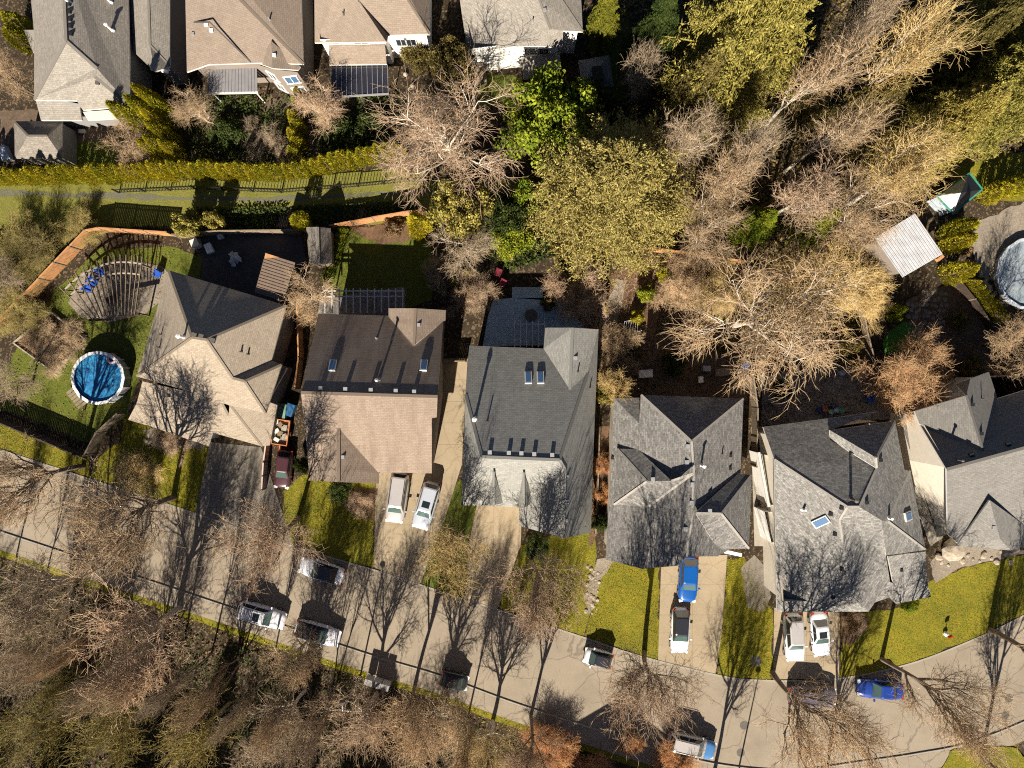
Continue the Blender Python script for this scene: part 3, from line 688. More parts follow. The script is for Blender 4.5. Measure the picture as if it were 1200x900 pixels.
wl, Q = walls(h, [(1073, 484, e), (1109.5, 550, r - .1), (1111, 624, e), (1180, 640, e), (1300, 608, e), (1290, 500, r - .1), (1290, 432, e), (1160, 437, e), (1133, 462, 7.3)], M_cream, .35)
for (px, py) in ((1101.5, 557), (1105, 566)):
    c0 = W(px, py, 3.9); MB().box((c0.x - .0, c0.y, 3.9), (.16, .75, .7), R(12)).build('window', M_glass, wl)
MB().bar(W(1059, 486, 2.7), W(1103, 628, 2.7), .8, .12).build('lean_to_roof', RF6, h)
MB().bar(W(1066, 484, 1.35), W(1100, 618, 1.35), .3, 2.5).build('lean_to_wall', M_taupe, h)
MB().bar(W(1109.6, 552, 5.6), W(1111.2, 626, 5.0), .2, .22).build('fascia', M_cedar, h)
# ---- top row
h = house('mottled grey hipped house in the upper left corner behind dark cedars', 100, 40)
e, r = 5.0, 8.6
V = dict(r0=(72, -70, r), r1=(77.3, 47.8, r), m=(113.3, 80, 6.9), m2=(111, 90, 6.8), se=(153, 124.4, e), e0=(148, -70, e), sw=(40, 117, e), s1=(90, 118, e), s2=(97, 129, e), w0=(30, -70, e), w1=(40, 40, e))
hA = Roof(V, [('r0', 'r1', 'm', 'm2', 'se', 'e0'), ('r0', 'w0', 'w1', 'sw', 'r1'), ('r1', 'sw', 's1', 'm2', 'm'), ('m2', 's1', 's2', 'se')])
hA.build('roof', RFA, h); hA.ridge([('r0', 'r1'), ('r1', 'm'), ('m2', 'se'), ('r1', 'sw')], RFA)
hA.vents([(80.5, 5), (81, 14), (82, 23), (82.5, 31), (83, 40)], .36, M_black); hA.vents([(114.5, 97)], .4, M_dtrim); hA.pipes([(80, 2), (129, 2), (131, 35)], .9, .1, M_white)
V = dict(a=(28, 35, 4.4), b=(50, 35, 6.0), c=(39, 62, 4.4)); dA = Roof(V, [('a', 'b', 'c')]); dA.build('dormer_roof', RFA, h)
V = dict(a=(42, 118, 4.0), b=(92, 118, 4.0), c=(96, 141, 3.2), d=(48, 141, 3.2)); pA = Roof(V, [('a', 'b', 'c', 'd')]); pA.build('porch_roof', RFA, h)
V = dict(a=(97, 131, 4.2), b=(155, 127, 4.2), c=(150, 138, 3.7), d=(103, 141, 3.7)); pA2 = Roof(V, [('a', 'b', 'c', 'd')]); pA2.build('porch_roof', plain('pale_membrane', (.36, .33, .28), .8, .06), h)
walls(h, [(32, -68, e), (148, -68, e), (152, 122, e), (97, 127, e), (42, 116, e), (41, 40, e)], M_greywall)
walls(h, [(50, 118, 3.2), (148, 125, 3.4), (146, 136, 3.2), (52, 139, 3.2)], M_greywall, .3)
V = dict(a=(172, -70, 6.2), b=(199, -70, e), c=(199, 78, e), d=(175.6, 53, 6.2), f=(150, -70, 4.2), g_=(156, 60, 4.2), i=(181, 84, 4.4))
wA = Roof(V, [('a', 'b', 'c', 'd'), ('a', 'd', 'i', 'g_', 'f'), ('d', 'c', 'i')]); wA.build('wing_roof', RFA, h); wA.ridge([('d', 'c'), ('a', 'd')], RFA, .2)
wlA, Q = walls(h, [(152, -68, 4.1), (198, -68, 4.6), (197, 77, 4.6), (180, 82, 4.2), (158, 60, 4.1)], M_greywall, .3)
MB().bar(W(177, 80, 4.9), W(197, 84, 4.9), .3, .2).build('gutter', M_white, h)
h = house('brown hipped house at top with a two storey glazed corner bay', 285, 20)
e, r = 5.4, 9.0
V = dict(w0=(216, -60, e), k=(250, -60, r), r1=(282, 0, r), e0=(352, -60, e), se=(355.6, 75, e), s1=(303, 73.5, e), s2=(244, 75.5, e), s3=(219, 84.4, e))
hB = Roof(V, [('k', 'w0', 's3', 's2', 's1', 'se', 'r1'), ('k', 'r1', 'se', 'e0')]); hB.build('roof', RFB, h); hB.ridge([('k', 'r1'), ('r1', 'se')], RFB)
hB.vents([(242, 29), (248, 36)], .4, M_white); hB.vents([(226.5, 40)], .3, M_galv); hB.pipes([(316, 23)], .4, .06)
MB().bar(W(219, 26, 6.0), W(246, 26, 7.1), .12, .08).bar(W(246, 26, 7.1), W(294, 73, 5.8), .12, .08).build('valley_flashing', M_dtrim, h)
V = dict(p=(317.8, 47.8, 6.8), f=(319.5, 80, 6.6), l=(303, 74, 5.45), b=(349, 82, 5.45), rr=(352, 78, 5.5)); bB = Roof(V, [('p', 'f', 'l'), ('p', 'rr', 'b', 'f')]); bB.build('bay_roof', RFB, h); bB.vents([(321.5, 65)], .35, M_white)
walls(h, [(217, -58, e), (352, -58, e), (354, 73, e), (302, 72, e), (244, 74, e), (220, 82, e)], M_taupe)
wlB, Q = walls(h, [(303.5, 76, 5.3), (319.6, 81, 6.4), (348, 84, 5.3), (350, 60, 5.3), (304, 60, 5.3)], M_taupe, .02, 0, .1)
a, b = W(319.6, 81, 6.3), W(348, 84, 5.3)
for z0, z1 in ((3.1, 4.6), (.7, 2.2)): window(wlB, a, b, .52, z0, z1, 1.15, M_white, pane=M_skyglass)
a, b = W(303.5, 76, 5.3), W(319.6, 81, 6.3)
for z0, z1 in ((3.1, 4.6), (.7, 2.2)): window(wlB, a, b, .5, z0, z1, .8, M_white)
h = house('pale tan hipped house at top with white rear wall and slatted glass canopy', 435, 10)
e, r = 5.4, 9.0
V = dict(w0=(368, -60, e), k=(405, -30, r), h1=(420, 0, 8.0), h2=(452.5, 48.8, e), sw=(368.8, 50, e), k2=(460, -40, r), v=(455, 41, e + .1), se=(503.8, 40, e), e0=(503, -60, e), k3=(478, 0, 7.8))
hC = Roof(V, [('w0', 'k', 'h1', 'h2', 'sw'), ('k', 'k2', 'k3', 'se', 'v', 'h1'), ('h1', 'v', 'h2'), ('k2', 'e0', 'se', 'k3')]); hC.build('roof', RFB, h)
hC.ridge([('h1', 'v')], M_dtrim, .22); hC.ridge([('k3', 'se')], RFB, .2); hC.pipes([(403, 17)], .5, .06, M_dtrim)
wlC, Q = walls(h, [(370, -58, e), (502, -58, e), (502, 39, e), (454, 40, e), (452, 47.5, e), (370, 48.5, e)], M_white, .3)
a, b = W(454, 43, 5.4), W(502, 42, 5.4); a.y -= .0
yC = W(454, 40, e).y - .3
A_, B_ = Vector((W(454, 40, e).x, yC, 0)), Vector((W(502, 39, e).x, W(502, 39, e).y + .27, 0)); A_.y = W(454, 40, e).y + .27
for t in (.25, .5): window(wlC, A_, B_, t, 2.6, 3.9, .95, M_trim)
A2, B2 = W(370, 48.5, e), W(452, 47.5, e); A2.y += .3; B2.y += .3
for t in (.2, .62): window(wlC, A2, B2, t, 4.25, 4.9, 1.3, M_trim)
V = dict(a=(385, 53, 4.2), b=(451, 53, 4.2), c=(453, 75, 3.2), d=(386, 76, 3.2)); pC = Roof(V, [('a', 'b', 'c', 'd')]); pC.build('porch_roof', RFB, h)
walls(h, [(387, 55, 3.6), (450, 55, 3.6), (451, 72, 3.1), (388, 73, 3.1)], M_cream, .3)
can = thing('patio_canopy', 'dark slatted glass patio canopy behind the white walled house', 'canopy', W(420, 95))
MB().prism([W(388, 77, 3.05), W(454, 76, 3.05), W(455, 110, 2.75), W(388, 114, 2.75)], 2.8, 2.84).build('glazing', glass('smoked_glazing', (.02, .02, .03), .25), can)
for i in range(12):
    t = i / 11; MB().bar(W(388 + 66 * t, 77 - t, 2.9), W(388 + 67 * t, 114 - 4 * t, 2.9), .035, .08).build('glazing_bar', M_galv, can)
MB().bar(W(387, 114, 2.85), W(456, 110, 2.85), .14, .16).build('gutter', M_galv, can)
for x, y in ((389, 112), (421, 111), (454, 108)): MB().tube([W(x, y, 2.75) * 1 - Vector((0, 0, 2.75)), W(x, y, 2.75)], .06, 6).build('post', M_dtrim, can)
h = house('grey roofed house at top centre with white rear walls and veranda', 610, 10)
e, r = 5.2, 8.6
V = dict(w0=(530, -60, e), w1=(548, 62, e), s1=(605, 54, e), p=(600, -50, r), k=(632, 0, 7.8), b=(636, 54, e), c=(659, 55.5, e), d=(660, 36, 5.9), f=(683, 37, e), g_=(678, -60, e), q=(658, 0, 7.0), v=(645, 34, 6.2))
hD = Roof(V, [('w0', 'p', 'k', 'v', 'b', 's1', 'w1'), ('k', 'q', 'f', 'd', 'v'), ('p', 'g_', 'f', 'q', 'k'), ('v', 'd', 'c', 'b')]); hD.build('roof', RFA, h); hD.ridge([('k', 'v'), ('q', 'f')], RFA, .2); hD.vents([(638, 12)], .35); hD.pipes([(624, 26)], .5, .06)
wlD, Q = walls(h, [(532, -58, e), (549, 60, e), (605, 53, e), (636, 53, e), (658, 54, e), (660, 35, e), (682, 36, e), (677, -58, e)], M_white, .3)
A3, B3 = W(605, 53, e), W(658, 54, e); A3.y += .3; B3.y += .3
for t in (.3, .62): window(wlD, A3, B3, t, 2.9, 4.1, 1.0, M_trim)
A4, B4 = W(549, 60, e), W(605, 53, e); A4.y += .35; B4.y += .35
for t in (.62, .85): window(wlD, A4, B4, t, 2.9, 4.1, 1.0, M_trim)
V = dict(a=(611, 68, 3.4), b=(656, 61, 3.4), c=(657.5, 82.5, 2.8), d=(614, 93, 2.8)); pD = Roof(V, [('a', 'b', 'c', 'd')]); pD.build('porch_roof', RFA, h)
walls(h, [(613, 70, 3.1), (654, 64, 3.1), (655, 81, 2.7), (615, 91, 2.7)], M_white, .25)
vr = thing('veranda', 'white timber veranda with stairs at the foot of the top centre house', 'veranda', W(575, 65))
MB().prism([W(566, 52, 2.4), W(582, 50, 2.4), W(584, 72, 2.4), W(568, 74, 2.4)], 2.28, 2.4).build('deck', M_trim, vr)
for i in range(6):
    x = 566 + i * 3.2; MB().bar(W(x, 50, 3.2), W(x + 1.2, 58, 3.2), .1, .8).build('baluster', M_white, vr)
MB().bar(W(568, 74, 3.3), W(584, 72, 3.3), .1, .1).build('handrail', M_white, vr)
for x, y in ((567, 54), (582, 52), (583, 71), (568, 73)): MB().tube([Vector((W(x, y, 2.4).x, W(x, y, 2.4).y, 0)), W(x, y, 2.4)], .08, 6).build('post', M_white, vr)
for i in range(8):
    t = i / 7; z = 2.2 - 2.0 * t; c0 = W(562 + 2 * t, 76 + 22 * t, z); MB().box(c0, (1.15, .3, .06), R(5)).build('stair_tread', M_oldwood, vr)
h = house('gabled house just below the picture casting a pointed shadow on the road', 700, 1000)
e, r = 5.0, 8.6
ex = lambda gx, gy, z: (600 + (gx - 600) * CAM_H / (CAM_H - z), 450 + (gy - 450) * CAM_H / (CAM_H - z), z)
V = dict(p=ex(691, 965, r), q=ex(691, 1110, r), a=ex(600, 965, e), b=ex(600, 1110, e), c=ex(790, 965, e), d=ex(790, 1110, e))
hS = Roof(V, [('p', 'q', 'b', 'a'), ('p', 'c', 'd', 'q')]); hS.build('roof', RF6, h); hS.ridge([('p', 'q')], RF6)
walls(h, [ex(600, 967, e), ex(691, 967, r - .1), ex(790, 967, e), ex(790, 1108, e), ex(691, 1108, r - .1), ex(600, 1108, e)], M_cream)
# ---------------------------------------------------------------- outbuildings
def shed(label, V, F, mat, wallpts, wmat, px, py, ridge=(), fascia=None, name='shed', cat='shed', inset=.15):
    o = thing(name, label, cat, W(px, py)); r_ = Roof(V, F); r_.build('roof', mat, o, .12, fascia)
    if ridge: r_.ridge(ridge, mat, .18)
    if wallpts: walls(o, wallpts, wmat, inset, 0, .12)
    return o, r_
V = dict(a=(16.7, 142, 2.5), b=(73, 142, 2.5), c=(73.5, 185.6, 2.5), d=(17.3, 185.6, 2.5), p=(33, 159, 3.6), q=(55, 159, 3.6))
shed('dark framed hip roof shed below the upper left house', V, [('a', 'b', 'q', 'p'), ('b', 'c', 'q'), ('c', 'd', 'p', 'q'), ('d', 'a', 'p')], RFD, [V['a'], V['b'], V['c'], V['d']], M_greywall, 45, 165, [('p', 'q'), ('a', 'p'), ('b', 'q')], M_galv)
V = dict(a=(358.8, 266, 2.5), b=(387.5, 267.5, 2.5), c=(388.8, 308.8, 2.5), d=(362.5, 308.8, 2.5), p=(372.5, 266, 3.7), q=(374, 309.5, 3.7))
shed('mossy gable roof garden shed between two back lawns', V, [('a', 'p', 'q', 'd'), ('p', 'b', 'c', 'q')], RFD, [V['a'], V['p'], V['b'], V['c'], V['q'], V['d']], M_oldwood, 373, 290, [('p', 'q')])
V = dict(a=(677.5, 71, 2.4), b=(713.8, 64.5, 2.4), c=(719.5, 101, 2.4), d=(682.5, 98, 2.4), p=(699, 83, 3.2))
sh, sr = shed('small grey shed with dark roof hatch beside the top centre house', V, [('a', 'b', 'p'), ('b', 'c', 'p'), ('c', 'd', 'p'), ('d', 'a', 'p')], shingle('shingle_blue_grey', (.16, .165, .165), .12, .2, .1), [V['a'], V['b'], V['c'], V['d']], M_greywall, 700, 85)
MB().box(W(700, 86, 3.12), (.95, 1.3, .25), R(5)).build('hatch', M_black, sh)
# ribbed metal roofs
def ribbed(o, quad, mat, n, along, rib=.05, name='panel'):
    """a sheet metal roof laid as n separate panels with a raised seam each; quad = 4 corners in order"""
    P = [W(*p) for p in quad]
    for i in range(n):
        t0, t1 = i / n + .006, (i + 1) / n - .006
        if along: q = [P[0].lerp(P[3], t0), P[1].lerp(P[2], t0), P[1].lerp(P[2], t1), P[0].lerp(P[3], t1)]
        else: q = [P[0].lerp(P[1], t0), P[3].lerp(P[2], t0), P[3].lerp(P[2], t1), P[0].lerp(P[1], t1)]
        mb = MB(); lo = [p - Vector((0, 0, .05)) for p in q]
        mb.add(lo + q, [(4, 5, 6, 7), (7, 6, 5, 4), (0, 1, 5, 4), (1, 2, 6, 5), (2, 3, 7, 6), (3, 0, 4, 7)][:1] + [(3, 2, 1, 0), (0, 1, 5, 4), (1, 2, 6, 5), (2, 3, 7, 6), (3, 0, 4, 7)])
        u = Vector((0, 0, rib / 2)); mb.bar(q[0] + u, q[1] + u, .07, rib)
        mb.build(name, mat, o)
M_zinc = plain('galvanised_roof', (.46, .465, .48), .5, .16, 1.2, metal=.15)
o = thing('metal_roof_shed', 'square shed with bright ribbed metal roof among bare trees', 'shed', W(1065, 290))
ribbed(o, [(1025, 278.8, 3.4), (1072.5, 250, 3.4), (1105, 297.5, 3.0), (1057.5, 325, 3.0)], M_zinc, 15, False, .07)
walls(o, [(1027, 280, 3.25), (1072, 253, 3.25), (1103, 297, 2.85), (1058, 323, 2.85)], M_taupe, .25, 0, .05)
MB().bar(W(1098, 305, 2.5), W(1104, 300, 2.5), .3, .5).build('gable_board', M_cedar, o)
o = thing('patio_gazebo', 'brown ribbed metal roof gazebo on the dark patio of the beige house', 'gazebo', W(322, 325))
M_brownmetal = plain('brown_metal', (.16, .115, .085), .5, .1, 2, metal=.1)
ribbed(o, [(311, 297, 4.7), (346, 308, 4.7), (332, 353.5, 4.4), (298.5, 342.7, 4.4)], M_brownmetal, 13, True, .05)
for x, y in ((314, 302), (341, 311), (329, 348), (303, 340)): MB().tube([Vector((W(x, y, 4.3).x, W(x, y, 4.3).y, 0)), W(x, y, 4.3)], .07, 6).build('post', M_darkwood, o)
MB().add([W(311, 296.5, 4.83), W(327, 301.5, 4.83), W(310, 303, 4.82), W(311, 296.5, 4.76), W(327, 301.5, 4.76), W(310, 303, 4.75)], [(0, 2, 1), (3, 4, 5), (0, 1, 4, 3), (1, 2, 5, 4), (2, 0, 3, 5)]).build('copper_corner', M_cedar, o)
o = thing('ribbed_canopy', 'grey ribbed metal canopy on the back of the brown house at top', 'canopy', W(273, 92))
ribbed(o, [(245.6, 75.6, 3.3), (301, 74.4, 3.3), (302, 107.8, 2.8), (243.3, 109, 2.8)], plain('grey_metal', (.17, .165, .17), .5, .1, 2, metal=.1), 15, False, .06)
MB().bar(W(243, 109.6, 2.75), W(302.5, 108.4, 2.75), .16, .16).build('gutter', M_trim, o)
for x in (247, 299): MB().tube([Vector((W(x, 107, 2.7).x, W(x, 107, 2.7).y, 0)), W(x, 107, 2.7)], .07, 6).build('post', M_trim, o)
# play house with green trimmed pyramid roof at right
o = thing('play_house', 'blue and white play house with green roof trim at right', 'playhouse', W(1122, 228))
c0 = [W(1098, 230, 2.2), W(1136, 203, 2.2), W(1151, 222, 2.2), W(1117, 250, 2.2)]; ap = W(1126, 226, 3.6)
for i, m in enumerate((plain('bluish_roof', (.42, .46, .5), .6), M_black, M_black, plain('bluish_roof', (.42, .46, .5), .6))):
    a, b = c0[i], c0[(i + 1) % 4]; u = Vector((0, 0, .06)); MB().add([a, b, ap, a - u, b - u, ap - u], [(0, 2, 1), (3, 4, 5), (0, 1, 4, 3)]).build('roof_panel', m, o)
    MB().bar(a, b, .14, .14).build('eave_trim', plain('green_trim', (.04, .22, .15), .5), o)
wv = MB(); ctr = sum(c0, Vector()) / 4
wv.prism([p.lerp(ctr, .12) for p in c0], 0, 2.15); wv.build('wall', plain('pale_blue_siding', (.35, .42, .5), .6), o)
# ---------------------------------------------------------------- fences
def fence(label, line, mat, ht=1.8, post=M_oldwood, step=2.4, picket=False, cat='fence', name='fence'):
    P = [W(*p) for p in line]; o = thing(name, label, cat, P[0])
    first = True
    for a, b in zip(P, P[1:]):
        k = max(1, round((b - a).length / step)); d = (b - a).normalized(); rz = math.atan2(d.y, d.x)
        for i in range(k):
            p, q = a.lerp(b, i / k), a.lerp(b, (i + 1) / k); hh = ht + random.uniform(-.05, .05); mid = (p + q) / 2; L = (q - p).length
            mb = MB()
            if picket:
                for z in (.25, hh - .12): mb.box(mid + Vector((0, 0, z)), (L - .06, .05, .06), rz)
                for j in range(int(L / .3)): mb.box(p + d * (.15 + j * .3) + Vector((0, 0, hh / 2)), (.05, .03, hh), rz)
            else:
                nb = max(3, int(L / .16)); t = Vector((-d.y, d.x, 0))
                for j in range(nb): mb.box(p + d * (L * (j + .5) / nb) + t * random.uniform(-.006, .006) + Vector((0, 0, hh / 2 + random.uniform(-.02, .02))), (L / nb - .012, .025, hh), rz)
                for z in (.4, hh - .25): mb.box(mid + t * .035 + Vector((0, 0, z)), (L - .1, .04, .09), rz)
                mb.box(mid + Vector((0, 0, hh + .05)), (L, .13, .035), rz)
            mb.build('fence_panel', mat, o)
            if i == 0 and not first: pass
            MB().box(p + Vector((0, 0, (hh + .12) / 2)), (.11, .11, hh + .12), rz).build('fence_post', post, o)
        first = False
    MB().box(P[-1] + Vector((0, 0, ht / 2 + .05)), (.11, .11, ht + .1), 0).build('fence_post', post, o)
    return o
fence('orange cedar board fence bending round the fan pergola yard', [(4, 388), (60, 330), (112, 275), (128, 272), (206, 277)], M_cedar, 1.9)
fence('cedar fence with cap rail behind the dark patio of the beige house', [(212, 279), (262, 275), (352, 274)], M_oldwood, 1.7)
fence('orange lit board fence at the top of the dark square lawn', [(392, 269), (440, 260), (482, 253), (500, 251)], M_cedar, 1.8)
fence('orange board fence above the brown garden under bare trees', [(750, 293), (800, 300), (868, 310)], M_cedar, 1.8)
fence('dark plank fence along the lower left lawn by the road', [(-30, 478), (0, 489), (105, 533)], M_darkwood, 1.7)
fence('short timber fence joining the lower left lawn to the beige house', [(110, 532), (124, 506), (148, 484)], M_oldwood, 1.7)
fence('old board fence between the beige and the tan house', [(354, 352), (356, 420), (352, 455)], M_cedar, 1.8)
fence('weathered fence between the two weathered grey houses', [(876, 440), (881, 478), (880, 545)], M_oldwood, 1.7)
fence('brown board fence beside the row of small cedars at right', [(1110, 322), (1134, 352), (1160, 392)], M_darkwood, 1.1)
fence('fence running past the dark yards in the right centre', [(985, 310), (1000, 360), (1012, 410), (1022, 452)], M_oldwood, 1.6)
fence('dark metal picket fence along the greenway path below the hedge', [(140, 226), (230, 222), (330, 226), (420, 219), (480, 213), (560, 212)], M_black, 1.2, M_black, 2.6, True)
fence('pale pinkish board fence beside the first driveway', [(317, 517), (314, 540), (312, 572)], plain('faded_pink_boards', (.5, .36, .28), .8, .12), 1.3, step=1.6)
fence('side gate and fence between the tan and the pale grey house', [(516, 424), (546, 424)], M_oldwood, 1.6)
fence('low fence beside the path of the pale grey house', [(702, 500), (700, 560), (697, 625)], M_oldwood, .7)
# ---------------------------------------------------------------- pergolas, decks
o = thing('fan_pergola', 'fan shaped timber pergola with spreading rafters over a gravel patio', 'pergola', W(135, 340))
near = [W(100 + 60 * t, 371 - 5 * t + 9 * math.sin(math.pi * t), 2.5) for t in [i / 14 for i in range(15)]]
far = [(70, 337), (79, 327), (88, 319), (97, 313), (105, 308), (113, 305), (120, 302), (127, 300), (134, 299), (141, 298.5), (148, 298.5), (155, 299), (162, 300), (167, 301)]
for i, f in enumerate(far):
    t = i / 13; a = W(109 + 49 * t, 372 - 6 * t - 3 * math.sin(math.pi * t) + 3, 2.6); MB().bar(W(*f, 2.6), a, .065, .14).build('rafter', M_oldwood, o)
for k_, (q0, q1) in enumerate((((.12, 2.45)), ((.3, 2.45)))):
    pts = [W(*f, q1).lerp(W(109 + 49 * i / 13, 371, q1), q0) for i, f in enumerate(far)]
    for i in range(len(pts) - 1): MB().bar(pts[i], pts[i + 1], .12, .16).build('ring_beam', M_beam, o)
pts = [W(105 + 58 * i / 6, 375 - 7 * i / 6 + 2 * math.sin(math.pi * i / 6), 2.45) for i in range(7)]
for i in range(6): MB().bar(pts[i], pts[i + 1], .2, .22).build('ring_beam', M_darkwood, o)
for p in (W(80, 340, 2.4), W(103, 318, 2.4), W(128, 309, 2.4), W(162, 309, 2.4), W(110, 373, 2.4), W(160, 367, 2.4)): MB().box((p.x, p.y, 1.2), (.14, .14, 2.4)).build('post', M_oldwood, o)
def pergola(label, x0, x1, y0, y1, n, beams, z, mat, posts):
    o = thing('pergola', label, 'pergola', W((x0 + x1) / 2, (y0 + y1) / 2))
    for i in range(n):
        x = x0 + (x1 - x0) * i / (n - 1); MB().bar(W(x, y0, z), W(x, y1, z), .1, .16).build('rafter', mat, o)
    for by in beams: MB().bar(W(x0 - 2, by, z - .16), W(x1 + 2, by, z - .16), .12, .18).build('beam', mat, o)
    for x, y in posts: p = W(x, y, z - .25); MB().box((p.x, p.y, p.z / 2), (.13, .13, p.z)).build('post', mat, o)
    return o
pergola('long pale pergola on the back wall of the tan house', 381, 472, 338, 367, 12, (341, 347.5), 2.9, M_wbeam, ((384, 342), (425, 342), (470, 342)))
pergola('small white pergola over the deck of the pale grey house', 603, 638, 376, 407, 6, (380, 388), 2.9, M_wbeam, ((604, 380), (637, 380)))
dk = thing('deck', 'blue grey board deck with steps behind the pale grey house', 'deck', W(620, 380))
dpts = [(566, 406), (572, 372), (578, 352), (600, 350), (664, 354), (676, 372), (688, 388), (702, 404)]
base_ = [(W(*p).x, W(*p).y) for p in dpts]
for i in range(24):
    ya, yb = W(0, 350 + i * 2.33).y, W(0, 350 + (i + 1) * 2.33).y + .015
    q = [(-80, yb), (80, yb), (80, ya), (-80, ya)]
    pp = base_ if sum(base_[k][0] * base_[(k + 1) % 8][1] - base_[(k + 1) % 8][0] * base_[k][1] for k in range(8)) > 0 else base_[::-1]
    for k in range(8):
        q = clip(q, pp[k], pp[(k + 1) % 8])
        if len(q) < 3: break
    if len(q) > 2: MB().prism(q, .35, .6).build('deck_board', M_deck, dk)
MB().prism([(x * .97 + W(620, 380).x * .03, y * .97 + W(620, 380).y * .03) for x, y in base_], 0, .36).build('deck_skirt', M_dtrim, dk)
for i in range(4): MB().box(W(618, 348 - i * 3.2, 0) + Vector((0, 0, .25 - i * .06)), (3.0, .28, .5 - i * .12)).build('step', M_deck, dk)
MB().lathe(W(622, 371) + Vector((0, 0, .6)), [(.6, 0), (.62, .5), (.5, .55), (.02, .56)], 16).build('round_table', M_dtrim, dk) if False else None
tag(MB().lathe(W(622, 371) + Vector((0, 0, .6)), [(.28, 0), (.08, .06), (.08, .66), (.62, .68), (.62, .73), (.02, .73)], 16).build('round_table', M_dtrim, base=W(622, 371) + Vector((0, 0, .6))), 'dark round table standing on the blue grey deck', 'table')
# ---------------------------------------------------------------- pools
def water(name, a, b, sc_=1.2, debris=None):
    m, t, bs = nmat(name); p = wpos(t); n1 = noise(t, sc_, 4, .7, p)
    c = ramp(t, n1, [(.34, a), (.62, b)])
    if debris:
        n2 = noise(t, 4.5, 3, .7, p); f = ramp(t, n2, [(.58, (0, 0, 0)), (.63, (1, 1, 1))]); c = mixc(t, f, c, debris)
    t.links.new(c, bs.inputs['Base Color']); bs.inputs['Roughness'].default_value = .12
    bump(t, bs, n1, .25, .05); MATS[name] = m; return m
def round_pool(label, px, py, rad, ht, wm, rim):
    c0 = W(px, py); o = thing('round_pool', label, 'pool', c0); n = 16
    MB().lathe(c0, [(rad, 0), (rad, ht - .05), (rad - .05, ht - .05), (rad - .05, .0)], 40).build('pool_wall', plain('pool_wall_grey', (.42, .44, .46), .5), o)
    MB().lathe(c0 + Vector((0, 0, ht - .3)), [(rad - .06, 0), (rad - .06, .08), (.02, .08)], 40).build('water', wm, o)
    for i in range(n):
        a0, a1 = 2 * math.pi * i / n, 2 * math.pi * (i + 1) / n; u = Vector((0, 0, ht))
        MB().bar(c0 + u + Vector((math.cos(a0) * rad, math.sin(a0) * rad, 0)), c0 + u + Vector((math.cos(a1) * rad, math.sin(a1) * rad, 0)), .28, .07).build('rim_rail', rim, o)
        MB().box(c0 + Vector((math.cos(a0) * (rad + .04), math.sin(a0) * (rad + .04), ht / 2)), (.1, .16, ht), a0).build('upright', rim, o)
    return o
WP = water('pool_water_cover', (.01, .06, .20), (.04, .24, .44), 2.2, (.05, .04, .03))
round_pool('round above ground pool with blue cover and pale rim', 124, 443, 2.45, 1.35, WP, plain('pool_rim', (.72, .70, .68), .5))
round_pool('large round pool with pale blue water at the right edge', 1206, 322, 3.5, .6, water('pool_pale', (.17, .21, .24), (.28, .32, .34), .8), plain('pool_rim2', (.45, .48, .52), .5))
c0 = W(131.5, 421, 1.14); mb = MB()
ring = [c0 + Vector((math.cos(a) * .38, math.sin(a) * .33, .1)) for a in [2 * math.pi * i / 16 for i in range(17)]]; mb.tube(ring, .13, 8, cap=False)
tag(mb.build('swim_ring', plain('pink_vinyl', (.72, .42, .42), .4, .3, 3), base=c0, smooth=True), 'pink and white inflatable ring lying in the covered pool', 'swim ring')
lad = thing('pool_ladder', 'low wooden step deck of grey planks beside the round pool', 'steps', W(96, 463))
for i in range(6): MB().box(W(90 + i * 2.6, 455 + i * 3.4) + Vector((0, 0, .5)), (1.7, .26, .06), R(38)).build('plank', M_oldwood, lad)
for d in ((86, 460), (100, 480), (106, 470), (92, 450)): p = W(*d); MB().box((p.x, p.y, .24), (.12, .12, .48)).build('post', M_oldwood, lad)
# timber edged vegetable bed
vb = thing('raised_bed', 'square timber edged vegetable bed of dry stalks beside the pool', 'garden bed', W(60, 405))
q = [W(62, 366), W(102, 398), W(66, 437), (W(18, 402))]
MB().prism([p.lerp(W(62, 402), .03) for p in q], 0, .18).build('soil', M_mulch, vb)
for i in range(4): MB().bar(q[i] + Vector((0, 0, .18)), q[(i + 1) % 4] + Vector((0, 0, .18)), .12, .36).build('board', M_beam, vb)
# ---------------------------------------------------------------- street furniture
mbx = thing('mailbox_bank', 'row of three grey community mailbox cabinets beside the footway', 'mailbox', W(445, 795), R(-17))
for i in (-1, 0, 1):
    b = MB().box((i * .82, 0, 1.0), (.74, .5, 1.2)); cab = b.build('cabinet', plain('mailbox_grey', (.42, .40, .38), .5, .08), mbx, fix=False)
    MB().box((i * .82, 0, 1.62), (.78, .56, .06)).build('cabinet_roof', plain('mailbox_roof', (.24, .23, .22), .5, .08), mbx, fix=False)
    MB().box((i * .82, 0, .2), (.3, .3, .42)).build('pedestal', M_dtrim, mbx, fix=False)
    for k in range(4): MB().box((i * .82, -.256, .6 + k * .26), (.66, .012, .22)).build('letter_door', M_trim, mbx, fix=False)
MB().box((0, 0, .04), (2.6, .9, .1)).build('plinth', M_conc2, mbx, fix=False)
def lamp(label, px, py, hgt):
    c0 = W(px, py); o = thing('street_lamp', label, 'street lamp', c0)
    MB().tube([c0, c0 + Vector((0, 0, hgt))], [.09, .055], 8).build('pole', M_galv, o)
    MB().lathe(c0, [(.2, 0), (.2, .05), (.11, .3)], 10).build('base', M_galv, o)
    MB().tube([c0 + Vector((0, 0, hgt - .05)), c0 + Vector((0, .35, hgt + .12)), c0 + Vector((0, .8, hgt + .16))], .04, 6).build('arm', M_galv, o)
    MB().lathe(c0 + Vector((0, .75, hgt + .06)), [(.1, .2), (.24, .12), (.28, 0), (.2, -.06)], 12).build('lamp_head', M_dtrim, o)
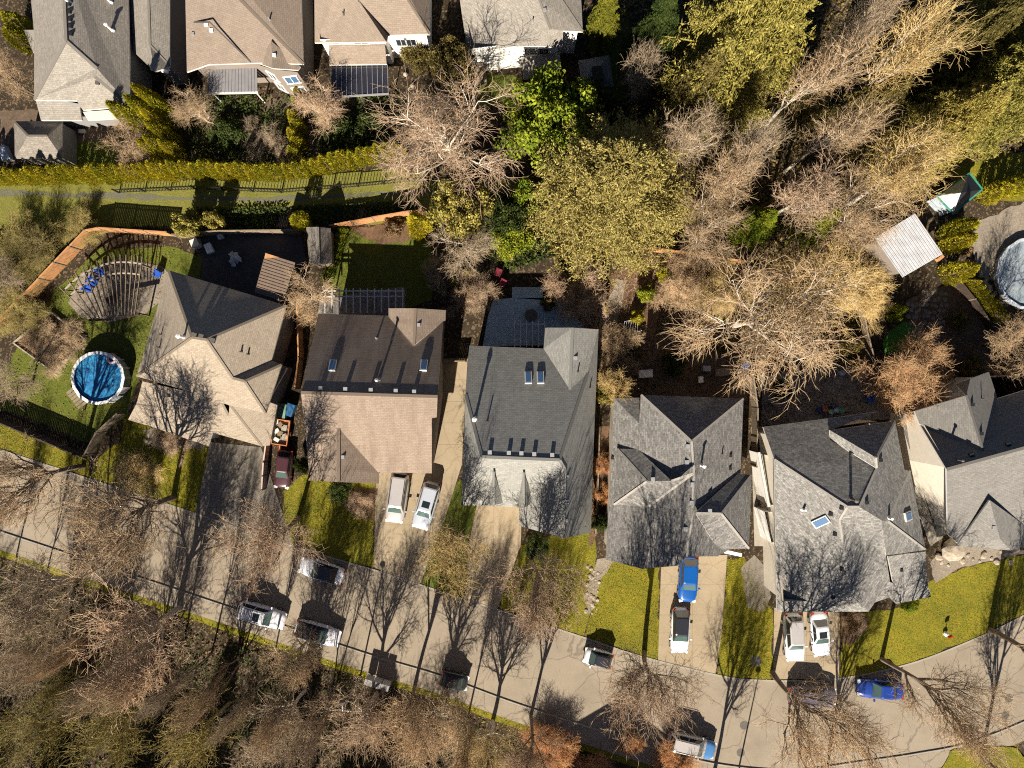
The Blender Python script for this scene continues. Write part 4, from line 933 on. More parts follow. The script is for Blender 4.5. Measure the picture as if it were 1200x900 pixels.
lamp('slim street lamp on the forest side left of the mailboxes', 422, 794, 7.2)
lamp('slim street lamp standing below the frame, its shadow crossing the road', 862, 918, 7.2)

# ---------------------------------------------------------------- cars
def paint(name, c, metal=.0): return plain(name, c, .28, .04, .6, metal=metal, coat=.5, spec=.5)
P_white = paint('paint_white', (.60, .60, .62)); P_silver = paint('paint_silver', (.50, .47, .45), .35); P_ice = paint('paint_ice_silver', (.50, .53, .58), .3)
P_blue = paint('paint_bright_blue', (.003, .07, .28)); P_navy = paint('paint_navy', (.012, .04, .22)); P_plum = paint('paint_plum_grey', (.13, .115, .15), .2)
P_black = paint('paint_black', (.02, .021, .026)); P_maroon = paint('paint_maroon', (.06, .022, .025))
def car(label, px, py, heading, L=4.5, Wd=1.82, Ht=1.48, style='sedan', body=P_white, roofm=None, sunroof=False, rails=False, bars=False, hood=None):
    c0 = W(px, py); o = thing('parked_car', label, 'car', (c0.x, c0.y, .02), R(heading), 'parked cars')
    hl = L / 2
    n = 17
    if style == 'sedan': belt = [(-1, .74), (-.94, .93), (-.62, .97), (.30, .93), (.42, .9), (.86, .76), (.97, .64), (1, .55)]; cb = (-.70, .40); ct = (-.42, .10)
    elif style == 'hatch': belt = [(-1, .72), (-.96, .95), (-.62, .98), (.34, .94), (.46, .92), (.88, .78), (.97, .66), (1, .55)]; cb = (-.93, .44); ct = (-.68, .12)
    elif style == 'suv': belt = [(-1, .75), (-.97, 1.05), (-.6, 1.1), (.36, 1.06), (.46, 1.04), (.90, .93), (.98, .8), (1, .62)]; cb = (-.95, .46); ct = (-.80, .20)
    elif style == 'van': belt = [(-1, .75), (-.97, 1.0), (-.6, 1.05), (.40, 1.02), (.52, 1.0), (.90, .86), (.98, .72), (1, .58)]; cb = (-.97, .58); ct = (-.86, .32)
    else: belt = [(-1, .75), (-.96, .98), (-.5, 1.0), (.4, .98), (.62, .95), (.92, .82), (.98, .7), (1, .58)]; cb = (-.95, .64); ct = (-.72, .28)
    bx, bz = [b[0] for b in belt], [b[1] for b in belt]
    half = lambda u: Wd / 2 * (1 - .36 * abs(u) ** 8 - .06 * abs(u) ** 3)
    us = [-1, -.985, -.955, -.9, -.8, -.65, -.5, -.3, -.1, .1, .3, .42, .55, .68, .8, .9, .955, .985, 1]
    mb = MB(); rings = []
    for u in us:
        wv = half(u); zt = float(np.interp(u, bx, bz)); zb = .24 if abs(u) < .95 else .36; zt -= .05 * max(0, abs(u) - .94) / .06
        sec = [(.0, zb), (wv * .82, zb), (wv * .97, zb + .1), (wv, (zb + zt) / 2 + .02), (wv * .97, zt - .13), (wv * .88, zt - .02), (wv * .5, zt + .025), (0, zt + .035)]
        full = [(-y, z) for y, z in sec[::-1][:-1]][0:] + sec[:-1]
        ring_ = [(u * hl, y, z) for y, z in ([(s_[0], s_[1]) for s_ in sec] + [(-s_[0], s_[1]) for s_ in sec[::-1][1:-1]])]
        rings.append(ring_)
    k = len(rings[0])
    for i, rg in enumerate(rings): mb.v += rg
    for i in range(len(rings) - 1):
        for j in range(k): mb.f.append((i * k + j, (i + 1) * k + j, (i + 1) * k + (j + 1) % k, i * k + (j + 1) % k)); mb.m.append(1 if (hood and us[i] >= .45) else 0)
    mb.f += [tuple(range(k)), tuple(range(len(rings) * k - 1, (len(rings) - 1) * k - 1, -1))]; mb.m += [0, 1 if hood else 0]
    bm_ = bmesh.new(); me0 = None
    mb.build('body', [body, hood or body], o, smooth=True, fix=False)
    # cabin: rounded frustum
    def ringc(x0, x1, y0, y1, z, ch):
        return [(x0 + ch, -y0, z), (x1 - ch, -y1, z), (x1, -y1 + ch, z), (x1, y1 - ch, z), (x1 - ch, y1, z), (x0 + ch, y0, z), (x0, y0 - ch, z), (x0, -y0 + ch, z)]
    wb, wt = Wd / 2 * .88, Wd / 2 * .70
    zbelt = float(np.interp(-.1, bx, bz)) - .02
    rg = [ringc(cb[0] * hl, cb[1] * hl, wb, wb * .95, zbelt, .08), ringc(ct[0] * hl, ct[1] * hl, wt, wt * .97, Ht - .05, .1), ringc(ct[0] * hl + .12, ct[1] * hl - .12, wt - .1, wt - .12, Ht, .1)]
    mb = MB(); [mb.v.extend(r_) for r_ in rg]
    mb.f = [(i * 8 + j, i * 8 + (j + 1) % 8, (i + 1) * 8 + (j + 1) % 8, (i + 1) * 8 + j) for i in range(2) for j in range(8)] + [tuple(range(16, 24))]; mb.m = [0] * len(mb.f)
    mb.build('cabin', roofm or body, o, smooth=False, fix=False)
    def pane(name, a, b, c, d, mat, m0=.07, m1=.93, v0=.1, v1=.92, parent=o):
        a, b, c, d = map(Vector, (a, b, c, d))      # a-b along the bottom, d-c along the top
        pt = lambda u, v: (a.lerp(b, u)).lerp(d.lerp(c, u), v)
        q = [pt(m0, v0), pt(m1, v0), pt(m1, v1), pt(m0, v1)]; nn = (q[1] - q[0]).cross(q[3] - q[0]).normalized()
        ctr_ = Vector((0, 0, .9));
        if nn.dot(q[0] - ctr_) < 0: nn = -nn
        q2 = [p + nn * .012 for p in q]; MB().add([p - nn * .01 for p in q] + q2, [(4, 5, 6, 7), (0, 1, 5, 4), (1, 2, 6, 5), (2, 3, 7, 6), (3, 0, 4, 7)]).build(name, mat, parent, fix=False)
    r0, r1 = rg[0], rg[1]
    pane('windscreen', r0[2], r0[3], r1[3], r1[2], M_wglass, .02, .98, .06, .96)
    pane('rear_window', r0[6], r0[7], r1[7], r1[6], M_cglass, .04, .96, .12, .94)
    for (i, j) in ((0, 1), (5, 4)):
        pane('side_window', r0[i], r0[j], r1[j], r1[i], M_cglass, .54, .97, .08, .9)
        pane('side_window', r0[i], r0[j], r1[j], r1[i], M_cglass, .06, .51, .08, .9)
    if sunroof:
        xm = (ct[0] * .3 + ct[1] * .7) * hl; MB().box((xm, 0, Ht + .004), (.62, wt * 1.15, .02)).build('sunroof', M_cglass, o, fix=False)
    if rails:
        for s_ in (-1, 1): MB().tube([(ct[0] * hl + .2, s_ * (wt - .06), Ht + .02), (ct[0] * hl + .35, s_ * (wt - .06), Ht + .07), (ct[1] * hl - .4, s_ * (wt - .06), Ht + .07), (ct[1] * hl - .25, s_ * (wt - .06), Ht + .02)], .025, 5).build('roof_rail', M_black, o, fix=False)
    if bars:
        for xx in (.2, .45, .72): MB().box(((ct[0] * (1 - xx) + ct[1] * xx) * hl, 0, Ht + .06), (.045, wt * 1.85, .04)).build('cross_bar', M_black, o, fix=False)
    for s_ in (-1, 1):
        MB().box((hl * .93, s_ * Wd * .34, .66), (.26, .34, .14), s_ * -.25).build('headlight', M_lens, o, fix=False)
        MB().box((-hl * .965, s_ * Wd * .35, .82), (.14, .3, .16), s_ * .2).build('tail_light', M_amber, o, fix=False)
        MB().box((cb[1] * hl - .25, s_ * (Wd / 2 + .08), 1.0), (.14, .22, .14)).build('mirror', body, o, fix=False)
        for xx in (-.62, .63):
            a = Vector((xx * hl, s_ * (Wd / 2 - .2), .32)); b = Vector((xx * hl, s_ * (Wd / 2 - .01), .32))
            wh = MB().tube([a, b], .32, 14).build('wheel', M_tyre, o, fix=False)
            MB().tube([b - Vector((0, s_ * .02, 0)), b + Vector((0, s_ * .012, 0))], .2, 10).build('rim', M_alloy, wh, fix=False)
    for xx in (.44, -.12, -.52 if style != 'mini' else -.3):
        for s_ in (-1, 1): MB().box((xx * hl, s_ * half(xx) * .985, .62), (.02, .05, .5)).build('door_seam', M_black, o, fix=False)
    MB().box((hl * .985, 0, .5), (.05, .9, .2)).build('grille', M_black, o, fix=False)
    MB().box((-hl * .99, 0, .6), (.03, .52, .12)).build('number_plate', M_white, o, fix=False)
    return o
car('white saloon with black roof parked on the road nearest the lawn', 379.5, 667, 163, 4.5, 1.84, 1.45, 'sedan', P_white, P_black)
car('white estate with black roof bars and sunroof parked on the road', 309.5, 718, -16, 4.75, 1.88, 1.68, 'suv', P_white, None, True, True, True)
car('white hatchback with dark glass roof parked on the road behind the estate', 374.5, 739, -16, 4.5, 1.84, 1.5, 'hatch', P_white, P_black)
car('silver minivan parked close to the garage of the tan house', 467, 582, -98, 4.9, 1.95, 1.75, 'van', P_silver, None, False, True)
car('icy silver car with sunroof on the drive beside the minivan', 500.5, 591, -106, 4.7, 1.85, 1.6, 'suv', P_ice, None, True)
car('tiny black two seat car parked by the footway', 533, 794, -14, 2.65, 1.6, 1.5, 'mini', P_black)
car('tiny white two seat car parked under twigs at the lawn edge', 700, 768, 166, 2.75, 1.64, 1.5, 'mini', P_white, P_black)
car('white hatchback with black glass roof behind the blue car', 795, 736, -92, 4.4, 1.82, 1.5, 'hatch', P_white, P_black)
car('bright blue hatchback on the drive close to the garage', 804.5, 677, -93, 4.4, 1.85, 1.5, 'hatch', P_blue)
car('white fronted estate with dark roof parked left of the white saloon', 927, 744, -87, 4.6, 1.9, 1.7, 'suv', P_white, P_silver)
car('white saloon with dark sunroof on the drive at right', 957.5, 740, -85, 4.35, 1.8, 1.45, 'sedan', P_white, None, True)
car('plum grey car hidden under bare branches across the drive mouth', 948, 812, -2, 4.6, 1.9, 1.7, 'suv', P_plum)
car('dark blue saloon parked under branches at the right lawn', 1027, 804, 176, 4.5, 1.84, 1.5, 'sedan', P_navy)
car('silver estate, sky reflection painted blue on its bonnet, parked at the bottom edge', 808, 869, -14, 4.7, 1.88, 1.7, 'suv', P_silver, None, False, True, False, paint('paint_sky_reflection', (.06, .17, .36)))  # blue bonnet colour stands in for sky reflected on silver paint
car('maroon small car squeezed beside the fence of the first drive', 335, 549, -97, 3.7, 1.6, 1.4, 'hatch', P_maroon)
# ---------------------------------------------------------------- things in the side yards
tr = thing('utility_trailer', 'orange framed flatbed trailer with rubble between the beige and tan houses', 'trailer', W(332, 506), R(-8))
MB().box((0, 0, .55), (1.5, 2.4, .08)).build('bed', M_oldwood, tr, fix=False)
M_or = plain('orange_steel', (.5, .16, .06), .6, .2, 3)
for (x, y, sx, sy) in ((-.75, 0, .08, 2.4), (.75, 0, .08, 2.4), (0, 1.2, 1.58, .08), (0, -1.2, 1.58, .08)): MB().box((x, y, .72), (sx, sy, .3)).build('side_rail', M_or, tr, fix=False)
for s_ in (-1, 1): MB().tube([(s_ * .8, 0, .3), (s_ * .95, 0, .3)], .3, 12).build('wheel', M_tyre, tr, fix=False)
MB().bar((0, -1.2, .5), (0, -2.2, .45), .08, .08).build('drawbar', M_or, tr, fix=False)
for i in range(7): tag(MB().box(W(327 + (i % 3) * 4.5, 494 + i * 3.4) + Vector((0, 0, .7)), (.35 + .1 * (i % 3), .5, .2), i * .7).build('timber_offcut', (M_trim, M_oldwood, M_beam)[i % 3], base=W(327 + (i % 3) * 4.5, 494 + i * 3.4) + Vector((0, 0, .6))), 'timber offcut lying in the orange framed trailer', 'offcut', 'offcuts in the trailer')
bx_ = thing('tarpaulin_stack', 'pile under pale green and blue tarpaulins beside the beige house', 'tarpaulin', W(336, 482))
MB().box(W(332, 481) + Vector((0, 0, .5)), (1.1, 1.35, 1.0), R(-8)).build('green_tarpaulin', plain('tarp_green', (.16, .27, .19), .6, .2, 3), bx_)
MB().box(W(342, 480) + Vector((0, 0, .42)), (.8, 1.2, .84), R(-20)).build('blue_tarpaulin', plain('tarp_blue', (.02, .09, .2), .6, .2, 3), bx_)
# garden furniture
def chair(label, px, py, rz, mat):
    c0 = W(px, py); o = thing('garden_chair', label, 'chair', c0, rz, 'garden chairs')
    MB().box((0, 0, .42), (.6, .6, .1)).build('seat', mat, o, fix=False); MB().box((0, .32, .72), (.6, .1, .62)).build('backrest', mat, o, fix=False)
    for x in (-.26, .26):
        MB().box((x, 0, .6), (.08, .6, .06)).build('armrest', mat, o, fix=False)
        for y in (-.26, .26): MB().box((x, y, .2), (.06, .06, .4)).build('leg', M_dtrim, o, fix=False)
M_bl = plain('blue_fabric', (.02, .09, .42), .7, .1)
chair('blue garden chair under the fan pergola, uppermost', 122, 321, .6, M_bl)
chair('blue garden chair in the middle of the fan pergola', 113, 331, .9, M_bl)
chair('blue garden chair at the lower left under the fan pergola', 107, 339, 1.2, M_bl)
chair('blue chair by the corner of the beige roof right of the pergola', 187, 322, -.6, M_bl)
chair('red garden chair beside the bare shrubs left of the deck', 584, 321, -.4, plain('red_fabric', (.18, .025, .04), .7, .1))
chair('second red garden chair below the other left of the deck', 589, 333, -.5, MATS['red_fabric'])
chair('blue chair in the dark yard beside the orange bare bush', 1017, 468, .2, M_bl)
def table(label, px, py, a, b, rz, mat, ht=.75):
    c0 = W(px, py); o = thing('garden_table', label, 'table', c0, rz)
    MB().box((0, 0, ht), (a, b, .06)).build('table_top', mat, o, fix=False)
    for x in (-.42, .42):
        for y in (-.4, .4): MB().box((x * a, y * b, ht / 2), (.06, .06, ht)).build('leg', mat, o, fix=False)
table('white rectangular table in the dark yard above the weathered house', 755, 438, 1.35, .75, .05, M_white)
table('round looking dark table under the fan pergola', 137, 352, 1.2, .8, .4, M_darkwood)
table('small white side table near the rear wall of the weathered house', 819, 445, .45, .6, 0, M_white)
table('weathered bench table on the yard of the right house', 845, 436, 1.5, .7, .1, M_oldwood)
table('dark bench table beside the long yard wall at right', 1120, 418, 1.6, .8, .3, M_darkwood)
um = thing('folded_parasol', 'white crumpled parasol lying open on the dark patio', 'parasol', W(277, 304))
for i in range(8):
    a = i * math.pi / 4 + .3; c0 = W(277, 304); u = Vector((math.cos(a), math.sin(a), 0)); v = Vector((math.cos(a + .7), math.sin(a + .7), 0)); k = .55 + .3 * ((i * 7) % 3) / 2
    MB().add([c0 + Vector((0, 0, .75)), c0 + u * k + Vector((0, 0, .3)), c0 + v * k * .9 + Vector((0, 0, .42)), c0 + Vector((0, 0, .70)), c0 + u * k + Vector((0, 0, .27)), c0 + v * k * .9 + Vector((0, 0, .39))], [(0, 1, 2), (5, 4, 3), (1, 4, 5, 2)]).build('fabric_panel', plain('parasol_white', (.5, .52, .55), .7), um)
MB().tube([W(277, 304), W(277, 304) + Vector((0, 0, .85))], .03, 6).build('pole', M_galv, um)
chest = [('white garden chest on the dark patio by the cedar fence', 247, 292, M_white, .6, .9, .5), ('white planter box beside the yellow shrub at the patio fence', 233, 287, M_trim, .7, .7, 1.0), ('small pale tub at the fence corner of the dark patio', 260, 278, M_trim, .5, .4, .4)]
for l, px, py, m, a, b, z in chest:
    c0 = W(px, py); o = thing('storage_chest', l, 'chest', c0, .4); MB().box((0, 0, z / 2), (a, b, z)).build('chest_body', m, o, fix=False); MB().box((0, 0, z + .03), (a + .06, b + .06, .06)).build('lid', m, o, fix=False)
def planter(label, px, py, r_, hgt, mat):
    c0 = W(px, py); o = thing('plant_pot', label, 'pot', c0)
    MB().lathe(c0, [(r_ * .75, 0), (r_, hgt), (r_ * .9, hgt), (r_ * .85, hgt - .08), (.02, hgt - .08)], 14).build('pot', mat, o)
for i, (px, py, cname, cc) in enumerate(((959, 480, 'navy', (.03, .06, .2)), (964.5, 480, 'orange', (.6, .16, .07)), (972, 482.5, 'mint', (.3, .5, .42)), (978, 480.5, 'pale blue', (.42, .55, .6)), (984.5, 480.5, 'sea green', (.1, .36, .3)), (975, 475.5, 'dark slate', (.06, .08, .1)))):
    planter(cname + ' round pot in the row of pots behind the right house', px, py, .26, .5, plain('pot_' + cname.replace(' ', '_'), cc, .5))
for i, (px, py) in enumerate(((573, 300), (586, 302), (597, 303))):
    c0 = W(px, py); planter(('left', 'middle', 'right')[i] + ' of three ochre tubs in the planting above the deck', px, py, .38, .5, plain('ochre_tub', (.3, .2, .07), .8))
for px, py, l in ((475.5, 88, 'upper round stepping ball on the shaded lawn below the white wall'), (483.5, 102, 'lower round stepping ball on the shaded lawn below the white wall')):
    c0 = W(px, py); tag(MB().lathe(c0, [(.05, 0), (.2, .05), (.24, .2), (.18, .36), (.02, .44)], 14).build('garden_ball', M_beam, base=c0, smooth=True), l, 'garden ball')
c0 = W(983.5, 437); tag(MB().lathe(c0, [(.22, 0), (.26, .7), (.28, .72), (.02, .8)], 14).build('round_bin', plain('pale_bin', (.4, .42, .44), .6), base=c0), 'pale round bin in the dark yard beside the fence', 'bin')
for (px, py, a, b, z, rz, m, l) in ((440, 182, 1.6, .7, .5, .1, M_galv, 'low grey box half hidden behind the hedge by the greenway'), (98, 140 + 15, .55, .3, .3, 0, M_trim, 'small pale box on the ground beside the dark hipped shed'), (10, 182, .7, 1.4, .7, .4, plain('pale_cover', (.45, .5, .55), .6), 'pale covered equipment at the far left below the shed'),
                               (1043, 350, .5, .5, .6, 0, M_black, 'black bin beside the gravel strip near the putting green'), (870, 430, .6, .6, .9, .1, plain('bin_blue', (.03, .07, .2), .5), 'dark blue wheeled bin in the weathered house yard'), (826, 432, .7, .5, .7, 0, M_galv, 'grey heat pump at the rear of the weathered house')):
    c0 = W(px, py); o = thing('garden_box', l, 'box', c0, rz); MB().box((0, 0, z / 2), (a, b, z)).build('box_body', m, o, fix=False); MB().box((0, 0, z + .02), (a + .05, b + .05, .05)).build('lid', m, o, fix=False)
# cold frame / lattice in the garden, lawn sign, rocks
lt = thing('garden_lattice', 'tilted white lattice frame at the edge of the brown garden', 'lattice', W(739, 384))
for i in range(7): MB().bar(W(729 + i * 3, 396 - i * 1.2, .8), W(732 + i * 2.6, 377 - i * .6, 1.2), .05, .05).build('slat', M_trim, lt)
MB().bar(W(729, 396, .8), W(750, 388, .8), .06, .06).build('rail', M_trim, lt); MB().bar(W(732, 377, 1.2), W(749, 373, 1.2), .06, .06).build('rail', M_trim, lt)
for x, y in ((729, 396), (750, 388), (732, 377), (749, 373)): MB().box(W(x, y) + Vector((0, 0, .45)), (.05, .05, .9)).build('stake', M_trim, lt)
sg = thing('lawn_flag', 'small red and white lawn ornament on the right front lawn', 'ornament', W(1107, 742))
MB().tube([W(1107, 742), W(1107, 742) + Vector((0, 0, 1.1))], .03, 6).build('stake', M_white, sg)
MB().lathe(W(1107, 742) + Vector((0, 0, .0)), [(.2, 0), (.24, .25), (.12, .4), (.02, .45)], 10).build('ornament_base', M_white, sg)
MB().box(W(1107, 742) + Vector((-.05, 0, 1.0)), (.4, .12, .3), .5).build('pennant', M_amber, sg)
def rock(label, px, py, r_, m, group):
    c0 = W(px, py); bm = bmesh.new(); bmesh.ops.create_icosphere(bm, subdivisions=2, radius=r_)
    for v in bm.verts: v.co = Vector((v.co.x * 1.2, v.co.y, v.co.z * .6)) * random.uniform(.8, 1.12)
    me = bpy.data.meshes.new('rock'); bm.to_mesh(me); bm.free(); me.materials.append(m)
    o = mesh_obj('rock', me); o.location = (c0.x, c0.y, r_ * .25); o.rotation_euler.z = random.random() * 6; tag(o, label, 'rock', group)
M_rock = plain('boulder', (.30, .25, .19), .9, .3, 3)
rock('large flat tan boulder in front of the cream flank house', 1117, 643, 1.1, M_rock, None)
for i in range(16): rock('grey boulder edging the front bed of the cream flank house', 1098 + i * 6.2 + random.uniform(-2, 2), 652 + (i % 3) * 5 - i * .4 + random.uniform(-3, 3), random.uniform(.12, .36), M_rock, 'boulders edging the bed at right')
for i in range(22): rock('pale rock edging the gravel strip beside the fourth lawn', 690 + (i % 4) * 4 + random.uniform(-2, 2) - i * .1, 664 + i * 2.6, random.uniform(.08, .22), M_rock, 'rocks edging the fourth lawn')
for i in range(20): rock('rock at the rim of the round front bed of the beige house', 170 + i * 3.4, 516 + 7 * math.sin(i / 20 * 3.1) + random.uniform(-1.5, 1.5), random.uniform(.14, .28), M_rock, 'rocks rimming the beige house bed')
for i in range(14): rock('rock beside the large round pool at the right edge', 1158 + random.uniform(-6, 8), 318 + i * 3.2, random.uniform(.15, .34), M_rock, 'rocks beside the right pool')
# ---------------------------------------------------------------- vegetation: generators
def unit(a): return a / np.maximum(1e-9, np.linalg.norm(a, axis=-1, keepdims=True))
def perp(rng, D):
    r = rng.normal(size=D.shape); r -= (r * D).sum(-1, keepdims=True) * D; return unit(r)
def tubes(P, Rad, m):
    """P (N,k,3) centre lines, Rad (N,k); returns verts, quads (numpy)"""
    N, k, _ = P.shape
    D = unit(P[:, -1] - P[:, 0]); ref = np.where(np.abs(D[:, 2:3]) > .9, np.array([[1., 0, 0]]), np.array([[0., 0, 1]]))
    U = unit(np.cross(D, ref)); V = np.cross(D, U)
    a = np.arange(m) * 2 * np.pi / m
    off = U[:, None, :] * np.cos(a)[None, :, None] + V[:, None, :] * np.sin(a)[None, :, None]
    vs = P[:, :, None, :] + off[:, None] * Rad[:, :, None, None]
    idx = np.arange(N * k * m).reshape(N, k, m)
    q = np.stack([idx[:, :-1], np.roll(idx[:, :-1], -1, 2), np.roll(idx[:, 1:], -1, 2), idx[:, 1:]], -1).reshape(-1, 4)
    return vs.reshape(-1, 3), q
def spikes(A, B, r):
    """thin three sided points from A to B"""
    N = len(A); D = unit(B - A); ref = np.where(np.abs(D[:, 2:3]) > .9, np.array([[1., 0, 0]]), np.array([[0., 0, 1]]))
    U = unit(np.cross(D, ref)); V = np.cross(D, U)
    a = np.arange(3) * 2 * np.pi / 3
    ring = A[:, None] + (U[:, None] * np.cos(a)[None, :, None] + V[:, None] * np.sin(a)[None, :, None]) * np.broadcast_to(r, (N,))[:, None, None]
    vs = np.concatenate([ring, B[:, None]], 1).reshape(-1, 3); i = np.arange(N)[:, None] * 4
    t = np.concatenate([i + np.array([[0, 1, 3]]), i + np.array([[1, 2, 3]]), i + np.array([[2, 0, 3]])], 0)
    return vs, t
def np_mesh(name, chunks, smooth=False):
    """chunks: list of (verts, faces) with triangles or quads"""
    V = np.concatenate([c[0] for c in chunks]).astype(np.float32); loops, starts, tot = [], [], 0; o = 0; ls = 0
    for v, f in chunks:
        loops.append((f + o).reshape(-1)); k = f.shape[1]; starts.append(ls + np.arange(len(f)) * k); ls += f.size; o += len(v)
    loops = np.concatenate(loops).astype(np.int32); starts = np.concatenate(starts).astype(np.int32)
    me = bpy.data.meshes.new(name); me.vertices.add(len(V)); me.vertices.foreach_set('co', V.ravel())
    me.loops.add(len(loops)); me.loops.foreach_set('vertex_index', loops)
    me.polygons.add(len(starts)); me.polygons.foreach_set('loop_start', starts)
    me.update(calc_edges=True)
    if smooth: me.polygons.foreach_set('use_smooth', np.ones(len(starts), bool))
    return me
def grow(rng, P0, D0, L, R0, k, m, wig, trop, taper=.35):
    N = len(P0); P = np.zeros((N, k + 1, 3)); P[:, 0] = P0; D = unit(D0)
    for i in range(k):
        D = unit(D + rng.normal(size=(N, 3)) * wig + np.array([0, 0, trop])); P[:, i + 1] = P[:, i] + D * (L / k)[:, None]
    Rad = R0[:, None] * np.linspace(1, taper, k + 1)[None]
    return P, Rad
def spawn(rng, P, Rad, c, t0, t1, ang0, ang1):
    N, k1, _ = P.shape; k = k1 - 1
    t = np.clip((np.arange(c)[None] + rng.random((N, c))) / c, 0, .999) * (t1 - t0) + t0
    x = np.minimum(t * k, k - 1e-3); i = x.astype(int); f = (x - i)[..., None]; ar = np.arange(N)[:, None]
    pos = P[ar, i] * (1 - f) + P[ar, i + 1] * f; d = unit(P[ar, i + 1] - P[ar, i]); r = Rad[ar, i] * (1 - f[..., 0]) + Rad[ar, i + 1] * f[..., 0]
    pos, d, r, t = pos.reshape(-1, 3), d.reshape(-1, 3), r.reshape(-1), t.reshape(-1)
    a = rng.uniform(ang0, ang1, len(pos)); dd = d * np.cos(a)[:, None] + perp(rng, d) * np.sin(a)[:, None]
    return pos, dd, r, t
def bare_tree(seed, spread=.5, trop=.12, droop=0., stems=1, trunk=.5, dens=1.0, tw=1.0):
    """a leafless tree one unit high: trunk/limb mesh and twig mesh"""
    rng = np.random.default_rng(seed); ch_t, ch_c = [], []
    if stems == 1:
        P, Q = grow(rng, np.zeros((1, 3)), np.array([[rng.normal() * .06, rng.normal() * .06, 1.]]), np.array([trunk]), np.array([.023]), 6, 8, .06, .2, .45); ch_t.append(tubes(P, Q, 7)); c1 = 10; t0 = .42
    else:
        a = rng.uniform(0, 6.28, stems); D = np.stack([np.cos(a) * spread, np.sin(a) * spread, np.ones(stems)], 1)
        P, Q = grow(rng, rng.normal(size=(stems, 3)) * np.array([[.02, .02, 0]]), D, np.full(stems, trunk), np.full(stems, .016), 5, 6, .09, .1, .4); ch_t.append(tubes(P, Q, 5)); c1 = 5; t0 = .15
    p, d, r, t = spawn(rng, P, Q, c1, t0, 1, .45 + .2 * spread, .8 + .5 * spread)
    P, Q = grow(rng, p, d, (.50 - .12 * t) * rng.uniform(.75, 1.15, len(p)), r * .62, 5, 5, .13, trop, .3); ch_t.append(tubes(P, Q, 5))
    p, d, r, t = spawn(rng, P, Q, 7, .2, 1, .4, .95)
    P, Q = grow(rng, p, d, (.27 - .12 * t) * rng.uniform(.7, 1.25, len(p)), np.maximum(r * .62, .0030), 4, 4, .16, trop * .7 - droop * .3, .35); ch_t.append(tubes(P, Q, 4))
    p, d, r, t = spawn(rng, P, Q, 6, .15, 1, .4, 1.0)
    P, Q = grow(rng, p, d, (.155 - .06 * t) * rng.uniform(.6, 1.3, len(p)), np.maximum(r * .6, .0014), 3, 3, .2, trop * .4 - droop, .4); ch_c.append(tubes(P, Q, 3))
    p, d, r, t = spawn(rng, P, Q, max(2, int(5 * dens)), .1, 1, .35, 1.0)
    P, Q = grow(rng, p, d, .088 * rng.uniform(.5, 1.4, len(p)), np.full(len(p), .00105 * tw), 2, 3, .22, trop * .2 - droop * 1.4, .45); ch_c.append(tubes(P, Q, 3))
    p, d, r, t = spawn(rng, P, Q, max(2, int(3 * dens)), .1, 1, .3, 1.0)
    d = unit(d + np.array([0, 0, -droop])); ch_c.append(spikes(p, p + d * (.052 * rng.uniform(.4, 1.4, len(p)))[:, None], .0008 * tw))
    zmax = max(np.percentile(c[0][:, 2], 99.8) for c in ch_c); rad = np.percentile(np.hypot(ch_c[-1][0][:, 0], ch_c[-1][0][:, 1]), 93)
    f = lambda ch: [(v / np.array([rad, rad, zmax]), q) for v, q in ch]       # radius one, height one
    return np_mesh('trunk', f(ch_t), True), np_mesh('crown', f(ch_c))
def leaves(rng, C, N_, size, asp=.5):
    """a small folded leaf of two triangles at each centre C with normal N_"""
    n = len(C); T = perp(rng, N_); B = np.cross(N_, T); s = (size * rng.uniform(.6, 1.4, n))[:, None]
    vs = np.stack([C - T * s, C + B * s * asp + N_ * s * .15, C + T * s, C - B * s * asp + N_ * s * .15], 1).reshape(-1, 3)
    i = np.arange(n)[:, None] * 4; return vs, i + np.array([[0, 1, 2, 3]])
def ellipsoid_pts(rng, n, inner=.35):
    d = unit(rng.normal(size=(n, 3))); return d, (inner + (1 - inner) * rng.random(n) ** .6)
def leafy(seed, clumps=90, per=170, leaf=.03, clump=.24, flat=.85, z0=.18):
    """broadleaf crown of leaf clumps, radius one and height one"""
    rng = np.random.default_rng(seed); d, r = ellipsoid_pts(rng, clumps); lump = 1 + .16 * np.sin(d[:, 0] * 4 + seed) * np.cos(d[:, 1] * 5)
    C = d * (r * lump)[:, None] * np.array([.86, .86, .43 * flat]) + np.array([0, 0, .55]); C[:, 2] = np.maximum(C[:, 2], z0)
    cr = clump * rng.uniform(.6, 1.2, clumps)
    dd = unit(rng.normal(size=(clumps * per, 3)) + np.array([0, 0, .5])); ci = np.repeat(np.arange(clumps), per)
    pos = C[ci] + dd * (cr[ci] * rng.random(clumps * per) ** .35)[:, None] * np.array([1, 1, .55])
    ch = [leaves(rng, pos, unit(dd + rng.normal(size=dd.shape) * .5), leaf, .6)]
    P0 = np.zeros((1, 3)); P, Q = grow(rng, P0, np.array([[0, 0, 1.]]), np.array([.5]), np.array([.045]), 5, 8, .05, .2, .5); tr_ = [tubes(P, Q, 7)]
    k = min(clumps, 26); base = P[0, rng.integers(2, 6, k)]; mid = (base + C[:k]) / 2 + rng.normal(size=(k, 3)) * .03
    tr_.append(tubes(np.stack([base, mid, C[:k]], 1), np.tile(np.array([[.02, .013, .006]]), (k, 1)), 4))
    return np_mesh('trunk', tr_, True), np_mesh('crown', ch)
